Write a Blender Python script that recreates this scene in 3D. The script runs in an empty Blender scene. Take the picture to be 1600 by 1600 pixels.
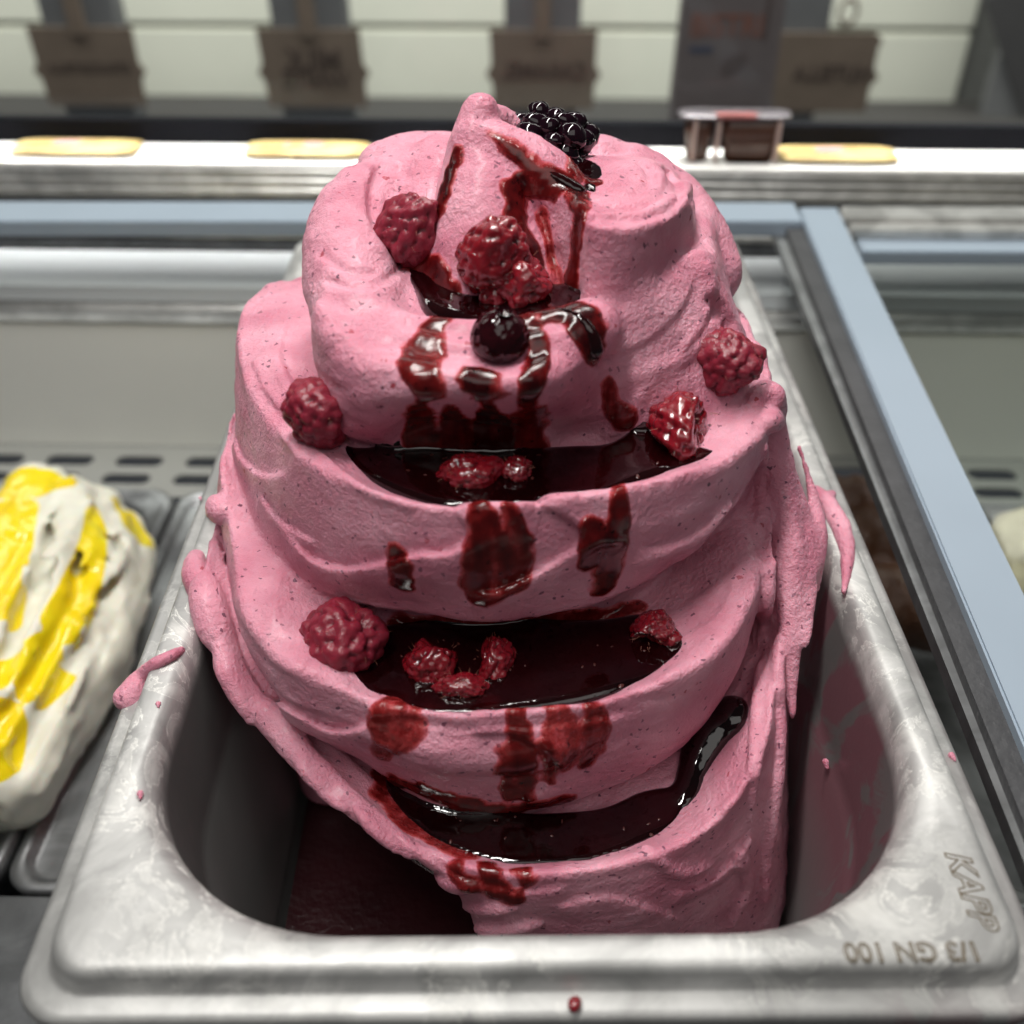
import bpy, bmesh, math, random
import numpy as np
import openvdb as vdb
from mathutils import Vector, Matrix
from mathutils.bvhtree import BVHTree

rng = np.random.default_rng(7)
random.seed(7)
R = math.radians
S = bpy.context.scene
COL = S.collection

# ------------------------------------------------------------------ camera
CAM_H, PITCH, YAW, FPX = 0.170, R(38.42), R(0.45), 1600.0
cam_data = bpy.data.cameras.new("camera")
cam = bpy.data.objects.new("camera", cam_data)
COL.objects.link(cam)
cam.location = (0, 0, CAM_H)
cam.rotation_euler = (R(90) - PITCH, 0, -YAW)
cam_data.sensor_width = 36
cam_data.lens = 36 * FPX / 1600
cam_data.clip_start = 0.01
cam_data.clip_end = 20
cam_data.dof.use_dof = True
cam_data.dof.focus_distance = 0.236
cam_data.dof.aperture_fstop = 9.8
S.camera = cam

# ------------------------------------------------------------------ light
world = bpy.data.worlds.new("World")
S.world = world
world.use_nodes = True
world.node_tree.nodes["Background"].inputs[0].default_value = (0.75, 0.80, 0.88, 1)
world.node_tree.nodes["Background"].inputs[1].default_value = 0.05


def area(name, loc, target, sx, sy, power, color=(1, 1, 1), spread=180):
    d = bpy.data.lights.new(name, 'AREA')
    d.shape = 'RECTANGLE'
    d.size, d.size_y, d.energy, d.color = sx, sy, power, color
    d.spread = R(spread)
    o = bpy.data.objects.new(name, d)
    COL.objects.link(o)
    o.location = loc
    o.rotation_euler = (Vector(target) - Vector(loc)).to_track_quat('-Z', 'Y').to_euler()
    return o


area("case_light", (-0.06, 0.24, 0.60), (0.01, 0.20, 0.0), 0.62, 0.035, 5.6, (1, 0.98, 0.94))
area("room_fill", (0.10, -0.35, 0.75), (0.0, 0.2, 0.0), 0.8, 0.5, 1.7, (1, 0.97, 0.93))  # soft fill lamp added behind the camera
S.view_settings.view_transform = 'Standard'
S.view_settings.look = 'None'
S.view_settings.exposure = 0.0
S.view_settings.gamma = 1.0

# ------------------------------------------------------------------ measuring
_f = np.array([math.sin(YAW) * math.cos(PITCH), math.cos(YAW) * math.cos(PITCH), -math.sin(PITCH)])
_r = np.array([math.cos(YAW), -math.sin(YAW), 0.0])
_u = np.cross(_r, _f)
EYE = np.array([0, 0, CAM_H])


def ray(px, py):
    d = _f + _r * (px - 800) / FPX - _u * (py - 800) / FPX
    return d


def at_z(px, py, z):
    d = ray(px, py)
    return EYE + d * ((z - CAM_H) / d[2])


def at_y(px, py, y):
    d = ray(px, py)
    return EYE + d * (y / d[1])


def smooth(t):
    t = np.clip(t, 0, 1)
    return t * t * (3 - 2 * t)


# value noise, lattice hashed
def _hash(ix, iy, iz, seed):
    n = (ix * 374761393 + iy * 668265263 + iz * 2147483647 + seed * 974634777) & 0xFFFFFFFF
    n = ((n ^ (n >> 13)) * 1274126177) & 0xFFFFFFFF
    n = (n ^ (n >> 16)) & 0xFFFFFFFF
    n = (n * 2246822519) & 0xFFFFFFFF
    n = (n ^ (n >> 15)) & 0xFFFFFF
    return n.astype(np.float64) / 0xFFFFFF * 2 - 1


def vnoise(p, seed=0):
    i = np.floor(p).astype(np.int64)
    f = p - i
    f = f * f * f * (f * (f * 6 - 15) + 10)
    out = 0
    for dx in (0, 1):
        wx = f[:, 0] if dx else 1 - f[:, 0]
        for dy in (0, 1):
            wy = f[:, 1] if dy else 1 - f[:, 1]
            for dz in (0, 1):
                wz = f[:, 2] if dz else 1 - f[:, 2]
                out = out + wx * wy * wz * _hash(i[:, 0] + dx, i[:, 1] + dy, i[:, 2] + dz, seed)
    return out


def fbm(p, seed=0, octaves=3):
    o, a = 0, 1.0
    for k in range(octaves):
        o = o + a * vnoise(p * 2 ** k + 17.3 * k, seed + k)
        a *= 0.5
    return o


def catmull(pts, n, closed=False):
    P = np.asarray(pts, float)
    m = len(P)
    if closed:
        Q = np.vstack([P[-1], P, P[0], P[1]])
        segs = m
    else:
        Q = np.vstack([2 * P[0] - P[1], P, 2 * P[-1] - P[-2]])
        segs = m - 1
    out = []
    for s in range(segs):
        p0, p1, p2, p3 = Q[s], Q[s + 1], Q[s + 2], Q[s + 3]
        for t in np.linspace(0, 1, n, endpoint=False):
            out.append(0.5 * ((2 * p1) + (-p0 + p2) * t + (2 * p0 - 5 * p1 + 4 * p2 - p3) * t * t
                              + (-p0 + 3 * p1 - 3 * p2 + p3) * t ** 3))
    if not closed:
        out.append(P[-1])
    return np.array(out)


# ------------------------------------------------------------------ objects
def link(name, me, mat=None, parent=None):
    o = bpy.data.objects.new(name, me)
    COL.objects.link(o)
    if mat is not None and me is not None and not me.materials:
        me.materials.append(mat)
    if parent is not None:
        o.parent = parent
    return o


def mesh(name, verts, faces, sm=True):
    me = bpy.data.meshes.new(name)
    me.from_pydata([tuple(v) for v in verts], [], faces)
    me.update()
    if sm:
        me.polygons.foreach_set("use_smooth", [True] * len(me.polygons))
    return me


def mesh_np(name, V, Q):
    me = bpy.data.meshes.new(name)
    me.vertices.add(len(V))
    me.vertices.foreach_set("co", np.asarray(V, np.float32).ravel())
    k = Q.shape[1]
    me.loops.add(Q.size)
    me.loops.foreach_set("vertex_index", np.asarray(Q, np.int32).ravel())
    me.polygons.add(len(Q))
    me.polygons.foreach_set("loop_start", np.arange(0, Q.size, k, dtype=np.int32))
    me.polygons.foreach_set("loop_total", np.full(len(Q), k, np.int32))
    me.polygons.foreach_set("use_smooth", np.ones(len(Q), bool))
    me.update(calc_edges=True)
    me.validate()
    return me


def thing(o, label, cat, group=None):
    o["label"] = label
    o["category"] = cat
    if group:
        o["group"] = group
    return o


def empty(name, loc=(0, 0, 0)):
    o = bpy.data.objects.new(name, None)
    COL.objects.link(o)
    o.location = loc
    o.empty_display_size = 0.01
    return o


def box(name, lo, hi, mat, parent=None, bevel=0.0):
    bm = bmesh.new()
    bmesh.ops.create_cube(bm, size=1)
    for v in bm.verts:
        for k in range(3):
            v.co[k] = lo[k] + (v.co[k] + 0.5) * (hi[k] - lo[k])
    if bevel:
        bmesh.ops.bevel(bm, geom=bm.edges[:], offset=bevel, segments=2, affect='EDGES')
    me = bpy.data.meshes.new(name)
    bm.to_mesh(me)
    bm.free()
    return link(name, me, mat, parent)


def smin(a, b, k):
    h = np.clip(0.5 + 0.5 * (b - a) / k, 0, 1)
    return b * (1 - h) + a * h - k * h * (1 - h)


def smax(a, b, k):
    return -smin(-a, -b, k)


class Field:
    """a block of space holding a signed distance, later turned into one skin"""

    def __init__(self, lo, hi, h):
        self.lo, self.h = np.array(lo, float), h
        self.n = [int(round((hi[k] - lo[k]) / h)) + 1 for k in range(3)]
        self.ax = [(lo[k] + h * np.arange(self.n[k])).astype(np.float32) for k in range(3)]
        self.a = np.full(self.n, 0.02, np.float32)

    def sub(self, lo, hi):
        s = []
        for k in range(3):
            i0 = max(0, int((lo[k] - self.lo[k]) / self.h))
            i1 = min(self.n[k], int((hi[k] - self.lo[k]) / self.h) + 2)
            s.append(slice(i0, max(i1, i0 + 1)))
        return tuple(s)

    def stroke(self, P, rad, k=0.001, cut=False, flat=None):
        """P points (n,3), rad scalar or (n,)"""
        P = np.asarray(P, float)
        rad = np.broadcast_to(rad, (len(P),)).astype(float)
        m = rad.max() + 4 * k + 2 * self.h
        sl = self.sub(P.min(0) - m, P.max(0) + m)
        x = self.ax[0][sl[0]][:, None, None]
        y = self.ax[1][sl[1]][None, :, None]
        z = self.ax[2][sl[2]][None, None, :]
        best = np.full((x.size, y.size, z.size), 1.0, np.float32)
        for i in range(len(P) - 1):
            a, b = P[i], P[i + 1]
            ab = b - a
            L = ab @ ab + 1e-12
            t = np.clip(((x - a[0]) * ab[0] + (y - a[1]) * ab[1] + (z - a[2]) * ab[2]) / L, 0, 1)
            d = np.sqrt((x - a[0] - t * ab[0]) ** 2 + (y - a[1] - t * ab[1]) ** 2
                        + (z - a[2] - t * ab[2]) ** 2) - (rad[i] + (rad[i + 1] - rad[i]) * t)
            best = np.minimum(best, d.astype(np.float32))
        A = self.a[sl]
        self.a[sl] = smax(A, -best, k) if cut else smin(A, best, k)

    def hit(self, px, py, start=0.0):
        d = ray(px, py)
        t = np.arange(0.10 + start, 0.62, self.h * 0.5)
        p = EYE[None] + d[None] * t[:, None]
        g = (p - self.lo) / self.h
        ok = np.all((g >= 0) & (g < np.array(self.n) - 1.001), axis=1)
        v = np.full(len(t), 1.0)
        gi = np.floor(g[ok]).astype(int)
        f = g[ok] - gi
        a = self.a
        s = 0
        for dx in (0, 1):
            for dy in (0, 1):
                for dz in (0, 1):
                    w = (f[:, 0] if dx else 1 - f[:, 0]) * (f[:, 1] if dy else 1 - f[:, 1]) * (f[:, 2] if dz else 1 - f[:, 2])
                    s = s + w * a[gi[:, 0] + dx, gi[:, 1] + dy, gi[:, 2] + dz]
        v[ok] = s
        i = np.argmax(v < 0)
        if v[i] >= 0:
            return None
        return p[i]

    def edge(self, P, side, height, width, sharp=.00045):
        """raise the skin on one side of a traced edge, fading away from it: an overlapping smear"""
        P = np.asarray(P, float)
        m = width * 2.6
        sl = self.sub(P.min(0) - m, P.max(0) + m)
        A = self.a[sl]
        I = np.argwhere(np.abs(A) < .0045)
        v = self.lo + (I + np.array([s.start for s in sl])) * self.h
        best = np.full(len(v), 9.0)
        sd = np.zeros(len(v))
        pos = np.zeros(len(v))
        n = len(P) - 1
        for i in range(n):
            a, b = P[i], P[i + 1]
            ab = b - a
            L = np.linalg.norm(ab)
            if L < 1e-6 or L > .014:
                continue
            t = np.clip(((v - a) @ ab) / L ** 2, 0, 1)
            w = v - a - t[:, None] * ab
            d = np.linalg.norm(w, axis=1)
            view = (a + b) / 2 - EYE
            sv = np.cross(ab / L, view / np.linalg.norm(view)) * side
            k = d < best
            best[k] = d[k]
            sd[k] = (w @ (sv / np.linalg.norm(sv)))[k]
            pos[k] = (i + t[k]) / n
        up = height * smooth(sd / sharp * .5 + .5) * np.exp(-(np.maximum(best, 0) / width) ** 1.5)
        up *= smooth(pos / .12) * smooth((1 - pos) / .12)
        A[I[:, 0], I[:, 1], I[:, 2]] -= up.astype(np.float32)

    def line(self, pix, n=5):
        """pixels traced on the photograph -> points on the surface they show"""
        q = catmull(pix, n) if len(pix) > 2 else np.array([np.array(pix[0]) + (np.array(pix[1], float) - np.array(pix[0])) * t for t in np.linspace(0, 1, n + 1)])
        out = [self.hit(*c[:2]) for c in q]
        return np.array([o for o in out if o is not None])

    def skin(self, name):
        b = 3 * self.h
        A = np.clip(self.a, -b, b)
        g = vdb.FloatGrid(b)
        g.copyFromArray(A)
        g.transform = vdb.createLinearTransform(voxelSize=self.h)
        V, Q = g.convertToPolygons(0.0, 0.0)[:2] if False else g.convertToQuads(0.0)
        V = V + self.lo[None]
        Q = Q[:, ::-1]
        return V, Q

# ------------------------------------------------------------------ materials
def mat(name):
    m = bpy.data.materials.new(name)
    m.use_nodes = True
    nt = m.node_tree
    return m, nt, nt.nodes["Principled BSDF"]


def N(nt, t, **kw):
    n = nt.nodes.new(t)
    for k, v in kw.items():
        if k in n.inputs:
            n.inputs[k].default_value = v
        else:
            setattr(n, k, v)
    return n


def noise(nt, scale, detail=3, rough=.5, vec=None, dist=0.0):
    n = N(nt, "ShaderNodeTexNoise", Scale=scale, Detail=detail, Roughness=rough, Distortion=dist)
    if vec is None:
        vec = coord(nt)
    nt.links.new(vec, n.inputs["Vector"])
    return n.outputs["Fac"]


def coord(nt, sc=None):
    t = nt.nodes.get("tc") or N(nt, "ShaderNodeTexCoord", name="tc")
    if sc is None:
        return t.outputs["Object"]
    m = N(nt, "ShaderNodeMapping")
    m.inputs["Scale"].default_value = sc
    nt.links.new(t.outputs["Object"], m.inputs["Vector"])
    return m.outputs["Vector"]


def ramp(nt, fac, stops):
    r = N(nt, "ShaderNodeValToRGB")
    e = r.color_ramp.elements
    while len(e) < len(stops):
        e.new(0.5)
    for k, (p, c) in enumerate(stops):
        e[k].position = p
        e[k].color = (*c, 1) if isinstance(c, tuple) else (c, c, c, 1)
    nt.links.new(fac, r.inputs[0])
    return r.outputs[0]


def mixc(nt, fac, a, b):
    m = N(nt, "ShaderNodeMix", data_type='RGBA')
    for s, v in ((m.inputs["Factor"], fac), (m.inputs[6], a), (m.inputs[7], b)):
        if isinstance(v, bpy.types.NodeSocket):
            nt.links.new(v, s)
        elif isinstance(v, tuple):
            s.default_value = (*v, 1)
        else:
            s.default_value = v
    return m.outputs[2]


def mth(nt, op, a, b=0.0, c=None, clamp=False):
    m = N(nt, "ShaderNodeMath", operation=op, use_clamp=clamp)
    for s, v in zip(m.inputs, (a, b, c)):
        if v is None:
            continue
        if isinstance(v, bpy.types.NodeSocket):
            nt.links.new(v, s)
        else:
            s.default_value = v
    return m.outputs[0]


def bump(nt, h, dist, strength=1.0, prev=None):
    b = N(nt, "ShaderNodeBump", Strength=strength, Distance=dist)
    nt.links.new(h, b.inputs["Height"])
    if prev is not None:
        nt.links.new(prev, b.inputs["Normal"])
    return b.outputs[0]


def gelato_mat(name, base, light, speck, speckle=True):
    m, nt, b = mat(name)
    co = coord(nt)
    big = noise(nt, 60, 3)
    col = mixc(nt, ramp(nt, big, [(.35, 0.0), (.7, 1.0)]), base, light)
    if speckle:
        # seeds and skin: sparse cells, stretched and broken up
        wob = N(nt, "ShaderNodeTexNoise", Scale=600.0, Detail=2.0)
        nt.links.new(co, wob.inputs["Vector"])
        vm = N(nt, "ShaderNodeVectorMath", operation='MULTIPLY_ADD')
        nt.links.new(wob.outputs["Color"], vm.inputs[0])
        vm.inputs[1].default_value = (.0026, .0026, .0026)
        nt.links.new(co, vm.inputs[2])
        for sc, size, keep, c in ((260.0, .085, .52, speck), (430.0, .12, .60, (.14, .03, .07)), (130.0, .050, .42, (.36, .02, .04)), (95.0, .036, .25, (.04, .015, .03))):
            v = N(nt, "ShaderNodeTexVoronoi", Scale=sc)
            nt.links.new(vm.outputs[0], v.inputs["Vector"])
            near = mth(nt, 'LESS_THAN', v.outputs["Distance"], size * 1.5)
            sep = N(nt, "ShaderNodeSeparateColor")
            nt.links.new(v.outputs["Color"], sep.inputs[0])
            k = mth(nt, 'GREATER_THAN', sep.outputs[0], keep)
            f = mth(nt, 'MULTIPLY', near, k)
            f = mth(nt, 'MULTIPLY', f, mth(nt, 'MULTIPLY_ADD', sep.outputs[1], .4, .55))
            col = mixc(nt, f, col, c)
    at = N(nt, "ShaderNodeAttribute", attribute_name="sauce")
    br = noise(nt, 230, 3, .6)
    br2 = noise(nt, 1.0, 3, .6, coord(nt, (330, 330, 60)))
    on = mth(nt, 'MULTIPLY', at.outputs["Fac"], 3.0, clamp=True)
    t = mth(nt, 'ADD', at.outputs["Fac"], mth(nt, 'MULTIPLY', mth(nt, 'SUBTRACT', br, .5), .55))
    t = mth(nt, 'ADD', t, mth(nt, 'MULTIPLY', mth(nt, 'SUBTRACT', br2, .5), .45))
    t = mth(nt, 'MULTIPLY', t, on)
    b.inputs["Roughness"].default_value = .42
    return m, nt, b, col, t, at


GELATO, nt, b, col, t, at = gelato_mat("raspberry_gelato", (.55, .190, .265), (.76, .365, .455), (.10, .03, .06))
stain = ramp(nt, t, [(.06, (1, 1, 1)), (.26, (.88, .44, .44)), (.44, (.50, .10, .085)), (.64, (.19, .020, .016)), (.95, (.045, .003, .004))])
wet = ramp(nt, t, [(.25, 0.0), (.60, 1.0)])
mul = N(nt, "ShaderNodeMix", data_type='RGBA', blend_type='MULTIPLY')
mul.inputs["Factor"].default_value = 1
nt.links.new(col, mul.inputs[6])
nt.links.new(stain, mul.inputs[7])
nt.links.new(mul.outputs[2], b.inputs["Base Color"])
rr = mth(nt, 'MULTIPLY_ADD', wet, -.27, .46)
nt.links.new(rr, b.inputs["Roughness"])
b.inputs["Coat Weight"].default_value = .14
b.inputs["Coat Roughness"].default_value = .22
b.inputs["Subsurface Weight"].default_value = .38
b.inputs["Specular IOR Level"].default_value = .38
b.inputs["Subsurface Radius"].default_value = (1.0, .35, .40)
b.inputs["Subsurface Scale"].default_value = .0016
g1 = noise(nt, 850, 4, .65)
g2 = noise(nt, 330, 4, .6)
dry = mth(nt, 'SUBTRACT', 1.0, mth(nt, 'MULTIPLY', wet, .93))
nb = bump(nt, mth(nt, 'MULTIPLY', g2, dry), .0007, .5)
nb = bump(nt, mth(nt, 'MULTIPLY', g1, dry), .0009, .95, nb)
nt.links.new(nb, b.inputs["Normal"])

# dark berry sauce
SAUCE, nt, b = mat("berry_sauce")
c = ramp(nt, noise(nt, 70, 3), [(.35, (.004, .0004, .0006)), (.62, (.009, .0006, .0009)), (.8, (.035, .002, .003))])
nt.links.new(c, b.inputs["Base Color"])
b.inputs["Roughness"].default_value = .05
b.inputs["IOR"].default_value = 1.42
b.inputs["Coat Weight"].default_value = .5
b.inputs["Coat Roughness"].default_value = .02
nt.links.new(bump(nt, noise(nt, 150, 3, .5), .0009, .35), b.inputs["Normal"])


def berry_mat(name, c0, c1, rough, sss, wetness, bumpy=True):
    m, nt, b = mat(name)
    at = N(nt, "ShaderNodeAttribute", attribute_name="crease")
    c = mixc(nt, noise(nt, 260, 3), c0, c1)
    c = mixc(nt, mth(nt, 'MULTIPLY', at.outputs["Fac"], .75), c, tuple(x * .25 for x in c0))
    nt.links.new(c, b.inputs["Base Color"])
    nt.links.new(mth(nt, 'MULTIPLY_ADD', noise(nt, 500, 2), min(.25, rough), rough * .55), b.inputs["Roughness"])
    b.inputs["Subsurface Weight"].default_value = sss
    b.inputs["Subsurface Radius"].default_value = (1, .12, .12)
    b.inputs["Subsurface Scale"].default_value = .0015
    b.inputs["Coat Weight"].default_value = wetness
    b.inputs["Coat Roughness"].default_value = .08
    nb = bump(nt, noise(nt, 700, 3), .0006, .45)
    nb = bump(nt, noise(nt, 1700, 2), .0002, .5, nb)
    if bumpy:
        nt.links.new(nb, b.inputs["Normal"])
    return m


RASP_DRY = berry_mat("raspberry_dry", (.15, .008, .022), (.27, .020, .040), .5, .3, .0)
RASP_WET = berry_mat("raspberry_wet", (.12, .003, .008), (.27, .009, .018), .22, .3, .9)
BLACK = berry_mat("blackberry_skin", (.004, .001, .003), (.010, .002, .005), .07, 0, .0, False)
CURRANT = berry_mat("blueberry_skin", (.006, .001, .002), (.03, .002, .004), .06, 0, .0, False)


def steel_mat(name, base, lo=.28, hi=.5, stain=True, metal=.85, scale=1.0):
    m, nt, b = mat(name)
    f1 = noise(nt, 38 * scale, 6, .62, dist=1.2)
    sx = N(nt, "ShaderNodeSeparateXYZ")
    nt.links.new(coord(nt), sx.inputs[0])
    f2 = noise(nt, 160 * scale, 5, .7)
    b.inputs["Metallic"].default_value = metal
    c = mixc(nt, ramp(nt, f1, [(.40, 0.0), (.60, 1.0)]), tuple(x * .66 for x in base), base)
    if stain:
        v = N(nt, "ShaderNodeTexNoise", Scale=52.0 * scale, Detail=7.0, Roughness=.6, Distortion=2.5)
        nt.links.new(coord(nt), v.inputs["Vector"])
        # dried water marks: thin pale contour lines and filled patches
        edge = ramp(nt, v.outputs["Fac"], [(.50, 0.0), (.515, 1.0), (.53, 0.15), (.62, .5)])
        msk = ramp(nt, noise(nt, 22 * scale, 3), [(.42, 0.0), (.6, 1.0)])
        # the marks dried on the flat rim; the walls have none
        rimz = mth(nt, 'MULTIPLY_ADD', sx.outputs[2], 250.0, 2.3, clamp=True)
        k = mth(nt, 'MULTIPLY', mth(nt, 'MULTIPLY', edge, msk), mth(nt, 'MULTIPLY', rimz, .8))
        c = mixc(nt, k, c, (.86, .85, .80))
        ro = mth(nt, 'ADD', mth(nt, 'MULTIPLY_ADD', f2, hi - lo, lo), mth(nt, 'MULTIPLY', k, .2))
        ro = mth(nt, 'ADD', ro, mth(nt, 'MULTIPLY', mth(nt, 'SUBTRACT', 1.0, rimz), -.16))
        c = mixc(nt, mth(nt, 'SUBTRACT', 1.0, rimz), c, tuple(x * .30 for x in base))  # shade inside the pan, painted in as darker steel on the walls
        # film of gelato dragged down the right wall
        fl = noise(nt, 1.0, 4, .6, coord(nt, (150, 45, 24)), .8)
        side = mth(nt, 'MULTIPLY_ADD', sx.outputs[0], 120.0, -.060 * 120, clamp=True)
        low = mth(nt, 'MULTIPLY_ADD', sx.outputs[2], 25.0, 2.0, clamp=True)
        fm = mth(nt, 'MULTIPLY', ramp(nt, fl, [(.43, 0.0), (.50, 1.0)]), mth(nt, 'MULTIPLY', mth(nt, 'MULTIPLY', side, low), mth(nt, 'SUBTRACT', 1.0, rimz)))
        fm = mth(nt, 'MULTIPLY', fm, .8)
        c = mixc(nt, fm, c, (.12, .036, .050))
        nt.links.new(mth(nt, 'MULTIPLY', mth(nt, 'MULTIPLY_ADD', k, -.45, metal), mth(nt, 'SUBTRACT', 1.0, fm)), b.inputs["Metallic"])
        nt.links.new(ro, b.inputs["Roughness"])
    else:
        nt.links.new(mth(nt, 'MULTIPLY_ADD', f2, hi - lo, lo), b.inputs["Roughness"])
    nt.links.new(c, b.inputs["Base Color"])
    nt.links.new(bump(nt, f2, .0003, .25), b.inputs["Normal"])
    return m


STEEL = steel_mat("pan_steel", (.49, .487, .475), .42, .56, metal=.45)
STEEL_FAR = steel_mat("case_steel", (.30, .305, .31), .35, .5, False)


def plain(name, c, rough=.5, metal=0.0, var=.12, scale=60.0, bmp=0.0, spec=.5):
    m, nt, b = mat(name)
    k = mixc(nt, noise(nt, scale, 4), tuple(x * (1 - var) for x in c), tuple(min(1, x * (1 + var)) for x in c))
    nt.links.new(k, b.inputs["Base Color"])
    b.inputs["Roughness"].default_value = rough
    b.inputs["Metallic"].default_value = metal
    b.inputs["Specular IOR Level"].default_value = spec
    if bmp:
        nt.links.new(bump(nt, noise(nt, scale * 6, 3), bmp, .5), b.inputs["Normal"])
    return m

# ------------------------------------------------------------------ the steel pan's measures
PX0 = 0.0050                      # centre line of the pan
PY0, PY1 = 0.0827, 0.4077         # outer front and back edge
PW = 0.0913                       # outer half width

# ------------------------------------------------------------------ gelato: a heap of folded layers
GH = 0.0007
G = Field((-0.092, 0.084, -0.092), (0.096, 0.392, 0.112), GH)


def tier(fld, front, back, zin, w, und=0.006, k_lip=0.0014, k_join=0.0018, zbot=-0.09, slope=0.0):
    """front: (px, py, z, H, inset) traced along the lip; back: (x, y, z, H, inset) closing it behind.
    zin: level of the ledge inside the lip, w: width over which the lip falls to it"""
    L = []
    for px, py, z, H, ins in front:
        p = at_z(px, py, z)
        L.append((p[0], p[1], z, H, ins))
    L += list(back)
    C = catmull(L, 14, closed=True)
    X, Y = np.meshgrid(fld.ax[0], fld.ax[1], indexing='ij')
    q = np.stack([X.ravel(), Y.ravel()], 1)
    best = np.full(len(q), 9.0)
    att = np.zeros((len(q), 3))
    n = len(C)
    inside = np.zeros(len(q), bool)
    for i in range(n):
        a, b = C[i], C[(i + 1) % n]
        ab = b[:2] - a[:2]
        t = np.clip(((q - a[:2]) @ ab) / (ab @ ab + 1e-12), 0, 1)
        d = np.hypot(q[:, 0] - a[0] - t * ab[0], q[:, 1] - a[1] - t * ab[1])
        m = d < best
        best[m] = d[m]
        att[m] = a[2:5] + t[m, None] * (b[2:5] - a[2:5])
        c = ((a[1] > q[:, 1]) != (b[1] > q[:, 1]))
        with np.errstate(divide='ignore', invalid='ignore'):
            xc = a[0] + (q[:, 1] - a[1]) * ab[0] / ab[1]
        inside ^= c & (q[:, 0] < xc)
    d = np.where(inside, best, -best).reshape(X.shape)
    zl, H, ins = [att[:, j].reshape(X.shape) for j in range(3)]
    for _ in range(6):      # soften the seams far from the lip
        for M in (zl, H, ins):
            M[1:-1, 1:-1] = (M[:-2, 1:-1] + M[2:, 1:-1] + M[1:-1, :-2] + M[1:-1, 2:] + 2 * M[1:-1, 1:-1]) / 6
    q3 = np.stack([X.ravel(), Y.ravel(), 0 * X.ravel() + zbot], 1)
    zl = zl + (.0007 * vnoise(q3 * 110, 3) + .0007 * np.abs(vnoise(q3 * 230, 4))).reshape(X.shape)
    zi = zin(X, Y) if callable(zin) else zin
    top = zi + (zl - zi) * np.exp(-(np.maximum(d, 0) / w) ** 1.6)
    z = fld.ax[2][None, None, :]
    p = (zl[..., None] - z) / H[..., None]
    off = ins[..., None] * np.clip(p, 0, 1) ** 1.5 - 0.0018 * np.sin(np.pi * np.clip(p, 0, 1)) \
        + und * np.clip(1 + ins[..., None] / .004, 0, 1) * smooth((p - 0.93) * H[..., None] / 0.008)
    face = off - d[..., None]
    s = smax((z - top[..., None]).astype(np.float32) * 0.9, face.astype(np.float32), k_lip)
    s = np.maximum(s, zbot - z).astype(np.float32)
    fld.a = smin(fld.a, s, k_join).astype(np.float32)


def back(*rows):
    return list(rows)


# layer in the bottom of the pan and the lowest lip
tier(G, [(366, 640, .018, .10, .000), (346, 760, .012, .10, .000), (322, 880, .006, .08, .006), (338, 980, -.002, .030, .024),
         (400, 1110, -.012, .022, .034), (480, 1205, -.017, .022, .040), (590, 1290, -.022, .024, .036), (690, 1342, -.024, .035, .018), (770, 1362, -.024, .06, .002),
         (860, 1368, -.024, .07, .002), (1000, 1345, -.023, .07, .001), (1120, 1285, -.020, .07, .001), (1190, 1180, -.014, .07, -.012),
         (1218, 1050, -.010, .07, -.014), (1230, 900, -.008, .07, -.010), (1225, 760, -.004, .08, -.006)],
     [(.068, .30, .0, .09, 0), (.062, .36, .0, .09, 0), (.0, .375, .0, .09, 0), (-.058, .36, .0, .09, 0), (-.067, .30, .010, .09, 0)],
     zin=lambda X, Y: -.0325 + ((X - .0055) / .036) ** 2 * .0055, w=.0062)
# second lip
tier(G, [(350, 700, .022, .020, -.001), (358, 830, .018, .022, .000), (380, 950, .014, .024, .002), (445, 1035, .011, .026, .004), (530, 1078, .009, .032, .006),
         (630, 1108, .008, .038, .005), (740, 1118, .0075, .040, .003), (850, 1110, .008, .040, .003), (960, 1090, .008, .036, .003),
         (1070, 1052, .009, .034, .003), (1150, 990, .010, .032, .003), (1188, 900, .012, .032, .002), (1195, 790, .014, .030, .002), (1196, 700, .018, .030, .002)],
     [(.062, .27, .02, .03, 0), (.055, .33, .02, .03, 0), (.0, .35, .02, .03, 0), (-.052, .33, .02, .03, 0), (-.066, .27, .02, .03, 0)],
     zin=lambda X, Y: -.0015 + np.minimum(((X - .0030) / .0345) ** 2 * .0070, .017), w=.0058, und=.007, zbot=-.036)
# third lip
tier(G, [(412, 440, .046, .024, -.002), (376, 505, .045, .028, -.003), (384, 600, .045, .034, -.007), (440, 688, .0455, .034, -.006), (530, 752, .046, .034, -.001),
         (640, 788, .046, .032, .001), (750, 797, .0455, .032, .000), (860, 786, .045, .032, .000), (980, 768, .045, .031, .001),
         (1090, 740, .045, .028, .003), (1165, 700, .045, .026, .005), (1207, 640, .045, .022, .006), (1195, 560, .046, .020, .004)],
     [(.060, .255, .044, .02, .002), (.050, .29, .032, .02, 0), (.0, .31, .030, .02, 0), (-.042, .295, .032, .02, 0), (-.058, .268, .042, .02, 0)],
     zin=lambda X, Y: .0385 + np.minimum(((X - .0045) / .040) ** 2 * .0052, .009), w=.0058, und=.008, zbot=-.012)
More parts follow.
